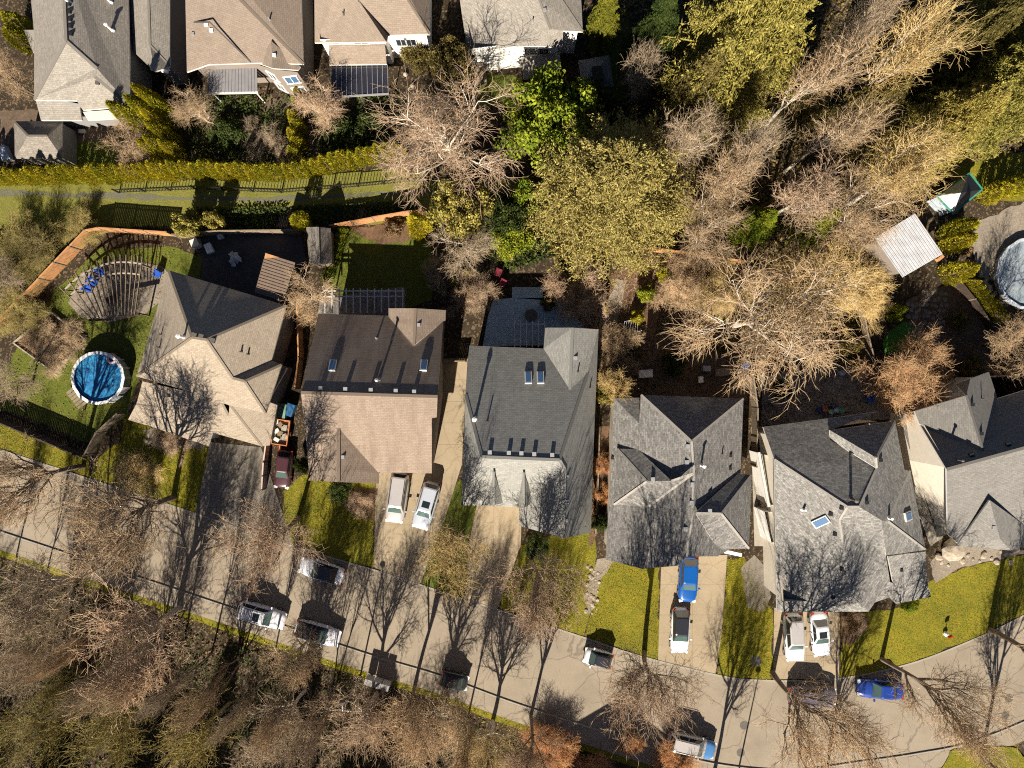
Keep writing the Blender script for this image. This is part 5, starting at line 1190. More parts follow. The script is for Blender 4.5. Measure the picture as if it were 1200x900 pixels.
def conifer(seed, whorls=34, per=7, droop=.35, leaf=.0145, full=.35, sprays=24, nl=14, top=.06):
    """cedar or fir: tiers of drooping boughs carrying flat sprays; radius one and height one"""
    rng = np.random.default_rng(seed)
    z = np.repeat(np.linspace(.12, .97, whorls), per) + rng.normal(size=whorls * per) * .01; n = len(z)
    a = rng.uniform(0, 6.283, n); L = np.clip((1 - z) / (1 - full), 0, 1) ** .75 * (1 - top) + top; L = L * rng.uniform(.72, 1.1, n)
    t = np.linspace(0, 1, 6)[None]; dirx = np.stack([np.cos(a), np.sin(a)], 1)
    X = dirx[:, None, :] * (L[:, None] * t)[..., None]; Z = z[:, None] + .05 * t * L[:, None] - droop * .28 * (t ** 2) * L[:, None]
    P = np.concatenate([X, Z[..., None]], 2); Rad = np.linspace(.012, .003, 6)[None] * np.ones((n, 1))
    tr_ = [tubes(np.array([[[0, 0, 0], [0, 0, .5], [0, 0, 1.]]]), np.array([[.05, .03, .004]]), 8)]; br_ = tubes(P, Rad, 3)
    u = (np.arange(sprays)[None] + rng.random((n, sprays))) / sprays * .85 + .15; x = u * 5 - 1e-3; i = x.astype(int); f = (x - i)[..., None]; ar = np.arange(n)[:, None]
    pos = P[ar, i] * (1 - f) + P[ar, np.minimum(i + 1, 5)] * f; side = np.stack([-dirx[:, 1], dirx[:, 0], np.zeros(n)], 1)
    sg_ = rng.choice((-1., 1.), (n, sprays, 1)); sl2 = (.30 * L[:, None] * (1.15 - u) + .05)[..., None]
    D = unit(side[:, None] * sg_ + np.concatenate([dirx, np.zeros((n, 1))], 1)[:, None] * .9 + np.array([0, 0, -.25 * droop]) + rng.normal(size=(n, sprays, 3)) * .25)
    w_ = (np.arange(nl) + .5) / nl
    pts = pos[:, :, None] + D[:, :, None] * (sl2[:, :, None] * w_[None, None, :, None]); pts = pts.reshape(-1, 3) + rng.normal(size=(n * sprays * nl, 3)) * np.array([.012, .012, .006])
    nrm = unit(np.array([[0, 0, 1.]]) + rng.normal(size=pts.shape) * .55)
    T = unit(np.repeat(D.reshape(-1, 3), nl, 0) + rng.normal(size=pts.shape) * .5); B = unit(np.cross(nrm, T)); s = (leaf * rng.uniform(.6, 1.5, len(pts)))[:, None]
    vs = np.stack([pts - T * s, pts + B * s * .34, pts + T * s * 1.2, pts - B * s * .34], 1).reshape(-1, 3); ix = np.arange(len(pts))[:, None] * 4 + np.array([[0, 1, 2, 3]])
    return np_mesh('trunk', tr_, True), np_mesh('crown', [br_, (vs, ix)])
def column(seed, n=2600, leaf=.085, z0=.02):
    """columnar cedar: upright sprays on a narrow spindle; radius one and height one"""
    rng = np.random.default_rng(seed); z = rng.random(n) ** .9 * .96 + z0; a = rng.uniform(0, 6.283, n)
    prof = np.interp(z, [0, .12, .45, .8, 1], [.62, .95, 1.0, .62, .05]) * (1 + .14 * np.sin(a * 3 + seed) + .1 * np.sin(a * 7 + z * 20)); r = prof * (.55 + .45 * rng.random(n) ** .5)
    C = np.stack([np.cos(a) * r, np.sin(a) * r, z], 1); out = np.stack([np.cos(a), np.sin(a), np.zeros(n)], 1)
    T = unit(np.array([[0, 0, .34]]) + out * .55 + rng.normal(size=(n, 3)) * .16); nrm = unit(out + rng.normal(size=(n, 3)) * .5); B = unit(np.cross(nrm, T))
    s = (leaf * rng.uniform(.6, 1.5, n))[:, None]; sz = np.array([1, 1, .33])
    vs = np.stack([C - T * s * sz, C + B * s * .42 * sz, C + T * s * 1.6 * sz, C - B * s * .42 * sz], 1).reshape(-1, 3); ix = np.arange(n)[:, None] * 4 + np.array([[0, 1, 2, 3]])
    core = MB  # inner dark core of fine wood
    P = np.array([[[0, 0, 0], [0, 0, .5], [0, 0, .95]]]); st = tubes(P, np.array([[.10, .07, .02]]), 5)
    return np_mesh('trunk', [st], True), np_mesh('crown', [(vs, ix)])
# ---------------------------------------------------------------- vegetation: kinds
B_beige = barkmat('twigs_beige', (0.399, 0.277, 0.163), (0.573, 0.423, 0.255)); B_pink = barkmat('twigs_russet', (0.389, 0.268, 0.173), (0.543, 0.399, 0.263)); B_grey = barkmat('twigs_grey', (0.319, 0.246, 0.163), (0.478, 0.377, 0.255))
B_moss = barkmat('twigs_mossy', (0.240, 0.201, 0.071), (0.382, 0.308, 0.113)); B_red = barkmat('twigs_orange', (0.478, 0.215, 0.100), (0.637, 0.355, 0.156)); B_gold = barkmat('twigs_golden', (0.478, 0.339, 0.142), (0.637, 0.478, 0.213))
B_peach = barkmat('twigs_peach', (0.496, 0.296, 0.158), (0.614, 0.422, 0.231))
T_pale = barkmat('bark_pale', (.40, .35, .28), (.56, .50, .41)); T_dark = barkmat('bark_dark', (0.135, 0.101, 0.074), (0.230, 0.176, 0.128)); T_moss = barkmat('bark_mossy', (0.189, 0.176, 0.068), (0.324, 0.284, 0.121))
F_gold = leafmat('leaf_golden_green', (.23, .205, .045), (.36, .315, .085)); F_yel = leafmat('leaf_yellow_cedar', (.28, .265, .016), (.40, .355, .025)); F_dark = leafmat('leaf_dark_cedar', (0.135, 0.142, 0.016), (0.230, 0.223, 0.027))
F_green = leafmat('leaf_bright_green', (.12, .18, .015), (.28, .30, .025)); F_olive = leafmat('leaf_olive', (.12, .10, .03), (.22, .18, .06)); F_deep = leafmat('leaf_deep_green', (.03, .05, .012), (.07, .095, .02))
F_dry = leafmat('leaf_dry', (.14, .09, .05), (.26, .17, .09))
F_lawn = leafmat('leaf_lawn', (.12, .14, .014), (.27, .22, .025))
BT = [bare_tree(1, .5, .14, dens=.8, tw=1.2), bare_tree(2, .7, .10, dens=.8, tw=1.2), bare_tree(3, .35, .2, dens=.8, tw=1.2), bare_tree(4, .8, .04, .12, dens=.8, tw=1.2), bare_tree(5, .5, .16, 0, 1, .6, .8, 1.2)]
SB = [bare_tree(61, .45, .22, 0, 1, .5, .62, 1.35), bare_tree(62, .6, .15, 0, 1, .5, .62, 1.35), bare_tree(63, .35, .28, 0, 1, .55, .62, 1.35)]
SL = [bare_tree(91, .3, .4, 0, 1, .7, .42, 1.4), bare_tree(92, .25, .4, 0, 1, .75, .42, 1.4), bare_tree(93, .35, .35, 0, 2, .6, .42, 1.4)]
MO = [bare_tree(81, .8, .08, 0, 1, .4, .42, 1.9), bare_tree(82, .7, .1, 0, 3, .45, .42, 1.9)]
FA = [bare_tree(71, .22, .42, 0, 1, .62, .7, 1.35), bare_tree(72, .3, .34, 0, 1, .55, .7, 1.35), bare_tree(73, .26, .5, 0, 3, .5, .7, 1.35)]
BS = [bare_tree(21, .7, .12, 0, 7, .42, .8, 1.5), bare_tree(22, .9, .06, 0, 9, .4, .8, 1.5), bare_tree(23, .5, .2, 0, 8, .5, .7, 1.5)]
CF = [conifer(31), conifer(32, 26, 8, .6, .018, .3, 22, 14), conifer(33, 32, 8, .15, .0135, .5, 26, 15)]
LF = [leafy(41), leafy(42, 60, 200, .035, .3, 1.0), leafy(43, 40, 140, .055, .34, 1.1, .1)]
CO = [column(51), column(52), column(53)]
CB = [column(54, 4200, .07), column(55, 4200, .07)]
def plant(name, cat, label, proto, cx, cy, rpx, hgt, cm, tm, zc=.6, group=None, at_base=False, lean=0):
    """one tree or shrub; (cx,cy) is where the photograph shows the middle of its crown (or its foot)"""
    if at_base: b = W(cx, cy)
    else: b = W(cx, cy, hgt * zc); b.z = 0
    rad = rpx / 12 * (CAM_H - hgt * zc) / CAM_H
    o = thing(name, label, cat, b, 0 if lean else random.uniform(0, 6.28), group)
    if lean: o.rotation_euler.y = lean
    for me, nm, mt in ((proto[0], 'trunk', tm), (proto[1], 'crown', cm)):
        if me is None: continue
        if not me.materials: me.materials.append(mt)
        c = bpy.data.objects.new(nm, me); COL.objects.link(c); c.parent = o; c.scale = (rad, rad, hgt)
        c.material_slots[0].link = 'OBJECT'; c.material_slots[0].material = mt
    return o
def bt(label, cx, cy, r, hgt, k=0, cm=B_beige, tm=T_pale, pro=None, **kw): return plant('bare_tree', 'tree', label, (pro or BT)[k % len(pro or BT)], cx, cy, r, hgt, cm, tm, **kw)
def bs(label, cx, cy, r, hgt, k=0, cm=B_beige, tm=T_dark, **kw): return plant('bare_shrub', 'shrub', label, BS[k], cx, cy, r, hgt, cm, tm, zc=.5, **kw)
def ev(label, cx, cy, r, hgt, k=0, cm=F_gold, name='evergreen_tree', **kw): return plant(name, 'tree', label, CF[k], cx, cy, r, hgt, cm, T_dark, zc=.45, **kw)
def lf(label, cx, cy, r, hgt, k=0, cm=F_green, cat='tree', name='broadleaf_tree', **kw): return plant(name, cat, label, LF[k], cx, cy, r, hgt, cm, T_dark, zc=.55, **kw)
def co(label, cx, cy, r, hgt, k=0, cm=F_yel, group=None, big=False, at_base=False, zc=.5): return plant('columnar_cedar', 'cedar', label, (CB if big else CO)[k], cx, cy, r, hgt, cm, T_dark, zc=zc, group=group, at_base=at_base)

# street trees, foot on the verge (foot position read from trunk and shadow)
ST = dict(at_base=True, pro=SB)
bt('bare street tree leaning over the road at the far left edge', 98, 546, 52, 17.7, 0, B_beige, T_dark, **ST)
bt('bare street tree on the front lawn of the beige house, spreading left', 204, 582, 62, 18.3, 3, B_beige, T_dark, **ST)
bt('bare russet street tree on the front lawn of the tan house', 350, 606, 58, 18.5, 1, B_pink, T_dark, lean=.12, **ST)
bt('bare bushy tree on the grass wedge between the second and third drives', 541, 626, 40, 15.2, 0, B_gold, T_dark, **ST)
bt('bare tree in front of the pale grey house, twigs over the road', 622, 655, 55, 17.1, 1, B_pink, T_dark, **ST)
bt('bare dark trunk street tree at the kerb corner of the yellow lawn', 755, 764, 62, 19.5, 2, B_pink, T_dark, lean=-.16, **ST)
bt('bare street tree on the grass strip between the fourth and fifth drives', 905, 788, 58, 19.5, 3, B_beige, T_dark, lean=-.05, **ST)
bt('bare street tree in a stone ring at the right front lawn', 1033, 772, 56, 17.7, 4, B_beige, T_dark, **ST)
bt('bare street tree at the far right lawn edge', 1160, 738, 58, 18.3, 0, B_beige, T_dark, **ST)
bt('bare tree rising from the small grass island at lower right', 1150, 888, 48, 15.9, 2, B_beige, T_dark, **ST)
bt('bare tree at the bottom edge below the dark blue saloon', 968, 906, 48, 15.9, 4, B_pink, T_dark, **ST)
bt('bare tree by the bottom kerb right of the silver estate', 836, 906, 46, 15.9, 2, B_beige, T_dark, **ST)
bt('bare tree at the footway below the pale grey house', 622, 838, 42, 14.6, 4, B_pink, T_dark, **ST)
bt('bare tree at the footway right of the mailboxes', 486, 804, 44, 15.2, 2, B_beige, T_dark, **ST)
# forest at the lower left
for i, (cx, cy, r, hgt, k, cm, l) in enumerate((
    (42, 700, 72, 14, 1, B_grey, 'large pale bare tree at the left edge below the road'),
    (158, 748, 76, 14, 0, B_pink, 'broad russet bare tree below the road left of centre'),
    (345, 775, 46, 11, 1, B_beige, 'bare tree below the white hatchback on the road'),
    (330, 850, 46, 12, 3, B_grey, 'grey bare tree in the middle of the lower forest'),
    (425, 850, 60, 11, 1, B_pink, 'russet bare tree below the mailboxes'),
    (512, 852, 52, 11, 0, B_beige, 'bare tree in the lower forest below the tiny black car'),
    (575, 882, 48, 10, 3, B_gold, 'golden bare tree at the bottom edge left of the pointed shadow'),
    (235, 862, 50, 11, 4, B_moss, 'mossy bare tree at the bottom edge left of centre'),
    (130, 855, 55, 12, 2, B_moss, 'green mossed bare tree at the bottom left'),
    (35, 862, 62, 13, 1, B_moss, 'green mossed bare tree in the bottom left corner'),
    (15, 785, 45, 12, 3, B_grey, 'thin grey bare tree at the left edge of the lower forest'),
    (85, 812, 34, 10, 4, B_moss, 'thin mossy tree in the dark hollow of the lower forest'))):
    bt(l, cx, cy, r * .86, hgt, k, cm, T_moss if cm is B_moss else T_pale, pro=MO if cm is B_moss else SB)
for i, (x, y) in enumerate(((60, 960), (170, 985), (280, 970), (390, 975), (490, 965), (-60, 820), (-80, 700))):
    bt('bare forest tree standing just outside the lower left of the picture', x, y, 50, 13, i % 5, B_grey, T_dark, at_base=True, pro=SB, group='forest trees outside the frame')
for i, (x, y, l) in enumerate(((14, 682, 'leftmost of the slender trees along the lower verge'), (48, 700, 'slender tree second from the left edge below the verge'), (78, 704, 'slender tree above the russet tree crown at left'), (112, 722, 'slender tree left of the broad russet tree'), (150, 728, 'slender tree behind the broad russet tree'), (188, 748, 'slender tree right of the broad russet tree'), (216, 750, 'slender tree left of the white estate shadow stripes'), (248, 766, 'slender tree just left of the white estate'), (282, 772, 'slender tree below the white estate'), (318, 786, 'slender tree between the estate and the white hatchback'), (352, 796, 'slender tree below the dark roofed hatchback'), (392, 806, 'slender tree left of the street lamp'), (548, 842, 'slender tree below the tiny black car'), (578, 850, 'slender tree on the grass gap right of the tiny black car'))):
    bt(l, x, y, random.uniform(15, 22), random.uniform(13, 17), i % 3, (B_beige, B_grey)[i % 2], T_dark, at_base=True, pro=SL)
for i, (x, y, r, hh) in enumerate(((-30, 905, 40, 12), (60, 925, 36, 11), (150, 940, 38, 12), (235, 930, 34, 10.5), (330, 950, 38, 12), (420, 960, 34, 11))):  # conifers added out of view to cast shade over the lower left forest
    ev('unseen dark evergreen added beyond the bottom left to shade the forest', x, y, r, hh, i % 3, F_deep, at_base=True, group='unseen evergreens added for shade')
# russet hedge bushes at the bottom centre
for i, (x, y, r, hh, l) in enumerate(((640, 885, 34, 3, 'russet bush at the bottom edge left of the pointed shadow'), (738, 868, 16, 2.6, 'russet bush standing inside the pointed shadow'), (690, 905, 24, 2.0, 'russet bush at the foot of the pointed shadow'), (790, 893, 30, 2.4, 'russet bush below the silver estate'), (640, 866, 18, 2.0, 'low russet bush by the bottom footway'))):
    bs(l, x, y, r, hh, i % 3, B_red)
# tall trees of the upper right wood
ev('very tall golden green cedar at the top right of centre', 868, 52, 88, 23, 0, F_gold)
ev('smaller dark cedar tucked under the tall golden cedar', 815, 105, 42, 14, 1, F_olive)
ev('broad golden cedar with brownish crown in the middle of the picture', 716, 222, 98, 15, 2, leafmat('leaf_golden_brown', (.27, .22, .065), (.40, .335, .12)))
ev('golden cedar in the upper right corner', 1180, 30, 60, 19, 1, F_gold)
ev('broad golden cedar at the upper right edge', 1160, 118, 62, 17, 2, F_gold)
ev('golden cedar left of the upper right corner trees', 1102, 150, 52, 15, 0, F_gold)
ev('dark green cedar among bare trees at upper right', 1120, 60, 44, 16, 0, F_olive)
ev('low olive cedar beneath the bare trees at upper right', 1018, 128, 40, 12, 1, F_olive)
ev('small yellow green cedar under the bare trees right of centre', 888, 262, 26, 8, 1, F_green)
ev('yellow green cedar low in the middle of the upper right wood', 955, 262, 28, 9, 1, F_green)
ev('olive cedar between the bare trunks near the top right', 945, 120, 26, 11, 0, F_olive)
ev('hanging dark cedar at the top beside the grey shed', 708, 22, 22, 10, 1, F_dark)
ev('olive cedar in the shade at the top right of the shed', 768, 40, 34, 13, 1, F_deep)
for cx, cy, r, hgt, k, cm, tm, l in (
    (958, 85, 38, 21, 0, B_beige, T_pale, 'tall bare tree right of the tall golden cedar'),
    (1062, 66, 46, 21, 1, B_gold, T_pale, 'tall bare tree with pale limbs near the top right'),
    (880, 170, 34, 19, 2, B_grey, T_pale, 'bare tree below the tall golden cedar'),
    (985, 150, 34, 20, 0, B_beige, T_pale, 'bare tree in the centre of the upper right wood'),
    (1058, 205, 52, 16, 1, B_gold, T_pale, 'bare golden twigged tree above the metal roof shed'),
    (850, 215, 36, 17, 0, B_beige, T_pale, 'bare pale limbed tree right of the broad golden cedar'),
    (940, 228, 44, 15, 1, B_pink, T_pale, 'russet bare tree left of the metal roof shed'),
    (1000, 255, 55, 13, 1, B_beige, T_pale, 'bare tree twigs brushing the metal roof shed'),
    (892, 372, 92, 13.5, 3, B_beige, T_pale, 'broad weeping bare tree above the two weathered houses'),
    (972, 335, 60, 11, 1, B_gold, T_pale, 'bare tree beside the putting green yard'),
    (830, 262, 44, 12, 0, B_beige, T_pale, 'bare tree between the golden cedar and the orange fence'),
    (800, 165, 38, 13, 2, B_grey, T_pale, 'bare shaded tree left of the wood in the upper right'),
    (1012, 40, 36, 21, 2, B_grey, T_dark, 'bare dark tree at the top of the upper right wood'),
    (528, 158, 82, 13.5, 0, B_pink, T_pale, 'large spreading pinkish bare tree above the greenway'),
    (380, 128, 30, 6.5, 2, B_pink, T_pale, 'small bare pinkish tree beside the slatted canopy at top'),
    (155, 170, 30, 5.5, 1, B_beige, T_dark, 'rounded bare tree right of the dark hipped shed'),
    (232, 128, 24, 6, 2, B_beige, T_pale, 'small bare tree below the brown house at top'),
    (5, 88, 32, 8, 1, B_beige, T_dark, 'bare tree in the far left near the top'),
    (545, 285, 40, 8, 1, B_grey, T_pale, 'grey bare tree below the round yellow evergreen'),
    (362, 345, 32, 8, 0, B_beige, T_pale, 'bare tree between the brown gazebo and the pale pergola'),
    (1192, 400, 40, 8, 1, B_beige, T_dark, 'bare tree at the right edge below the large pool'),
    (752, 85, 26, 11, 2, B_grey, T_dark, 'dim bare tree in shade right of the small grey shed'),
    (-8, 325, 30, 6, 3, B_grey, T_dark, 'grey bare tree outside the orange fence at left'),
    (8, 448, 30, 6, 0, B_grey, T_dark, 'bare tree at the left edge beside the vegetable bed'),
    (38, 288, 24, 4.5, 1, B_moss, T_dark, 'mossy bare tree above the orange fence at left'),
    (722, 455, 22, 6, 2, B_gold, T_dark, 'slim golden bare tree between the third and fourth houses')):
    bt(l, cx, cy, r * (.84 if hgt >= 14.6 and cx > 750 else 1), hgt, k, cm, tm, pro=FA if hgt >= 14.6 and cx > 750 else None)
lf('bright yellow green leafy tree above the golden cedar', 646, 146, 66, 10, 0, F_green)
lf('deep green leafy tree behind the bright green one', 690, 128, 36, 6.5, 1, F_deep)
lf('round yellow green evergreen below the pinkish bare tree', 541, 245, 40, 9, 0, F_gold)
lf('dark leafy tree below the white wall of the top house', 530, 75, 30, 6, 0, F_olive)
lf('low bright hedge shrub against the white wall at top', 488, 65, 20, 3, 1, F_olive, 'shrub', 'leafy_shrub')
lf('yellow leafy shrub at the greenway behind the patio fence', 222, 262, 18, 4, 2, F_gold, 'shrub', 'leafy_shrub')
lf('second yellow leafy shrub at the patio fence, the right one', 250, 258, 12, 3.5, 2, F_gold, 'shrub', 'leafy_shrub')
lf('green shrub in the shade right of the round evergreen', 598, 255, 24, 4, 1, F_deep, 'shrub', 'leafy_shrub')
lf('bright shrub above the planting tubs near the deck', 600, 280, 26, 3, 1, F_green, 'shrub', 'leafy_shrub')
lf('green shrub below the bright leafy tree', 618, 232, 22, 4, 2, F_green, 'shrub', 'leafy_shrub')
lf('yellow shrub left of the mulch garden fence', 702, 338, 9, 2, 2, F_yel, 'shrub', 'leafy_shrub')
lf('yellow leafy clump at the lower end of the garden path', 747, 372, 10, 1.6, 2, F_yel, 'shrub', 'leafy_shrub')
lf('green leafy clump in the middle of the mulch garden', 758, 345, 12, 1.8, 2, F_green, 'shrub', 'leafy_shrub')
lf('yellow clump near the top of the mulch garden', 778, 322, 10, 1.5, 2, F_yel, 'shrub', 'leafy_shrub')
lf('yellow shrub beside the deck and the bare bush', 642, 355, 10, 2, 2, F_olive, 'shrub', 'leafy_shrub')
lf('small yellow shrub right of the bare bush by the deck', 704, 360, 8, 1.8, 2, F_yel, 'shrub', 'leafy_shrub')
lf('golden leafy bush between the third and fourth houses', 712, 460, 16, 4, 0, F_gold, 'shrub', 'leafy_shrub')
lf('dark green bush beside the corner of the fourth house', 703, 612, 12, 2.4, 1, F_deep, 'shrub', 'leafy_shrub')
lf('pale green spreading shrub in the right hand yard', 994, 412, 20, 2.6, 1, F_olive, 'shrub', 'leafy_shrub')
lf('green shrub beside the putting green', 1048, 366, 12, 2.2, 2, F_green, 'shrub', 'leafy_shrub')
lf('dark green upright bush at the front corner of the tan house', 354, 546, 11, 3, 0, F_deep, 'shrub', 'leafy_shrub')
lf('dark hedge bush under the front eave of the pale grey house', 630, 640, 18, 1.8, 0, F_deep, 'shrub', 'leafy_shrub')
lf('dark hedge bush at the front corner of the tan house', 398, 576, 16, 1.6, 1, F_deep, 'shrub', 'leafy_shrub')
lf('dark planting bush in the shaded garden at top', 400, 160, 26, 2.5, 1, F_deep, 'shrub', 'leafy_shrub')
lf('dark grey green bush right of it in the shaded garden', 440, 150, 24, 2.2, 1, F_deep, 'shrub', 'leafy_shrub')
lf('dark bush in the shaded garden below the brown house', 268, 160, 26, 2.2, 1, F_deep, 'shrub', 'leafy_shrub')
lf('dark red leafed bush below the porch of the top centre house', 628, 100, 16, 2.6, 1, leafmat('leaf_dark_red', (.03, .015, .02), (.06, .03, .035)), 'shrub', 'leafy_shrub')
lf('rose bed bushes in the ring at the top of the square lawn', 462, 266, 14, 1.4, 2, F_dry, 'shrub', 'leafy_shrub')
lf('dry brown bush by the front step of the right house', 998, 735, 9, 1.2, 2, F_dry, 'shrub', 'leafy_shrub')
lf('low shrub beside the front door of the right house', 1066, 708, 12, 1.6, 1, F_green, 'shrub', 'leafy_shrub')
lf('dry tuft beside the planting steps at right pool', 1132, 292, 10, 1.4, 2, F_dry, 'shrub', 'leafy_shrub')
for cx, cy, r, hh, k, cm, l in (
    (1063, 446, 54, 7.0, 1, B_peach, 'round orange twigged bush beside the roof of the right house'),
    (672, 342, 38, 4.5, 0, B_pink, 'brown twiggy bush right of the blue grey deck'),
    (520, 320, 22, 3, 0, B_grey, 'grey twiggy bush at the right side of the square lawn'),
    (552, 345, 30, 3.4, 1, B_pink, 'russet twiggy bush left of the blue grey deck'),
    (720, 400, 26, 2.5, 2, B_beige, 'beige twiggy growth along the garden path'),
    (726, 430, 24, 2.5, 0, B_beige, 'beige twiggy growth at the lower garden path'),
    (800, 335, 36, 2.5, 1, B_beige, 'dry twiggy thicket below the orange garden fence'),
    (845, 335, 34, 2.8, 0, B_gold, 'golden twiggy thicket at the right of the garden fence'),
    (300, 160, 24, 2, 0, B_grey, 'low grey bush in the shaded top garden'),
    (330, 175, 16, 3, 2, B_grey, 'thin grey shrub left of the cedar row at top'),
    (30, 282, 36, 2.6, 0, B_moss, 'mossy thicket outside the fence at upper left'),
    (95, 262, 26, 2, 1, B_moss, 'low thicket at the bend of the orange fence'),
    (40, 318, 22, 2.2, 2, B_moss, 'mossy thicket beside the orange fence'),
    (18, 360, 34, 2.6, 1, B_moss, 'mossy thicket at the left edge above the vegetable bed'),
    (60, 400, 36, 1.2, 1, B_beige, 'dry stalks filling the timber edged bed'),
    (165, 555, 28, 2, 0, B_gold, 'dry grassy shrub at the lawn edge below the short fence'),
    (1195, 445, 22, 3, 0, B_beige, 'twiggy bush at the right edge above the grey roof'),
    (205, 515, 26, 1.3, 1, B_pink, 'dry flower bushes in the round bed of the beige house'),
    (422, 590, 16, 1.0, 0, B_pink, 'dry flower stalks in the bed of the tan house lawn'),
    (1018, 350, 34, 3, 1, B_gold, 'golden twiggy bush below the metal roof shed'),
    (1000, 730, 14, 1.2, 0, B_pink, 'dry stalks in the bed beside the fifth drive'),
    (708, 545, 14, 1.6, 1, B_red, 'russet strip of shrubs beside the fourth house'),
    (706, 580, 13, 1.5, 0, B_red, 'lower russet shrub beside the fourth house')):
    bs(l, cx, cy, r, hh, k, cm)
ORD = ('first', 'second', 'third', 'fourth', 'fifth', 'sixth', 'seventh', 'eighth', 'ninth', 'tenth')
for i, (x, y, r, hh, cm, l) in enumerate(((742, 415, 14, 1.6, F_olive, 'olive shrub at the left of the weathered house yard'), (790, 425, 16, 1.8, F_deep, 'dark shrub in the middle of the weathered house yard'), (850, 405, 14, 1.5, F_olive, 'olive shrub at the right of the weathered house yard'), (915, 455, 13, 1.6, F_deep, 'dark shrub at the left of the right house patio'), (1140, 430, 14, 1.6, F_olive, 'olive shrub in the dark yard above the grey gabled house'), (1125, 375, 12, 1.3, F_olive, 'low olive plant beside the flagstones'))):
    lf(l, x, y, r, hh, 2, cm, 'shrub', 'leafy_shrub')
# cedar hedges
hl_ = smooth_line([Vector((x, y, 0)) for x, y in ((-40, 212), (60, 212), (130, 210), (200, 206), (262, 205), (330, 208), (400, 196), (470, 184))], 12)
Hs = resample(hl_, 50)
for i, p in enumerate(Hs):
    co('yellow green cedar clipped into the long hedge above the greenway', p.x + random.uniform(-1, 1), p.y + random.uniform(-1.5, 1.5), 8.2 + random.uniform(-1.2, 1.2), 4.3 + random.uniform(-.8, .5), i % 3, F_yel, 'cedars of the long greenway hedge', at_base=True)
for i in range(9):
    co(ORD[i] + ' columnar cedar from the greenway hedge in the short row running up', 352 + (i % 2) * 3 + random.uniform(-1, 1), 186 - i * 10, 7.5 if i < 5 else 5.5, 3.6 if i < 5 else 2.6, i % 3, F_yel, 'cedars in the short row above the hedge', at_base=True)
for i, (x, y, r, hh) in enumerate(sorted(((172, 152, 10, 7), (184, 156, 9, 7), (197, 150, 10, 8), (208, 158, 9, 7.4), (212, 172, 9, 7), (205, 184, 9, 6), (194, 186, 8, 5.4), (217, 186, 8, 5.4), (206, 140, 10, 8.2), (216, 148, 9, 8)))):
    co(ORD[i] + ' tall cedar from the left in the clump beside the upper left house', x, y, r, hh, i % 2, F_yel, 'dark cedars beside the upper left house', True, True)
for i, (x, y, r, hh, l) in enumerate(((20, 28, 12, 4, 'upper of two golden columnar cedars at the top left corner'), (22, 45, 12, 4, 'lower of two golden columnar cedars at the top left corner'), (352, 259, 11, 4.2, 'single leaning cedar above the mossy shed'), (490, 263, 14, 4.6, 'plump cedar at the corner of the square lawn'), (534, 330, 9, 2.4, 'yellow dwarf cedar among bare bushes left of the deck'), (548, 322, 8, 2.4, 'second yellow dwarf cedar among bare bushes left of the deck'), (546, 344, 9, 2.6, 'lowest yellow dwarf cedar among bare bushes left of the deck'),
    (1124, 268, 12, 5.6, 'upper large bright cedar beside the play house'), (1124, 283, 11, 5.2, 'second large bright cedar beside the play house'), (1126, 318, 13, 5, 'large bright cedar above the row of small cedars'))):
    co(l, x, y, r, hh, i % 2, F_yel, None, True)
for i in range(8):
    co(ORD[i] + ' small yellow cedar from the top of the slanting row beside the fence', 1130 + i * 4.6, 334 + i * 5.6, 5, 2.6, i % 3, F_yel, 'small cedars beside the right hand fence', at_base=True)
for i in range(5):
    co(ORD[i] + ' bright clipped cedar from the left in the far right hedge', 1150 + i * 13, 232 - i * 4, 11, 3.0, i % 3, F_yel, 'hedge cedars at the far right edge', at_base=True)
for i in range(9):
    co(ORD[i] + ' small clipped shrub from the fence in the low row by the square lawn', 402 - i * 2.2 + random.uniform(-1, 1), 272 + i * 7, 7, 1.1, i % 3, F_green, 'low shrubs by the square lawn', at_base=True)
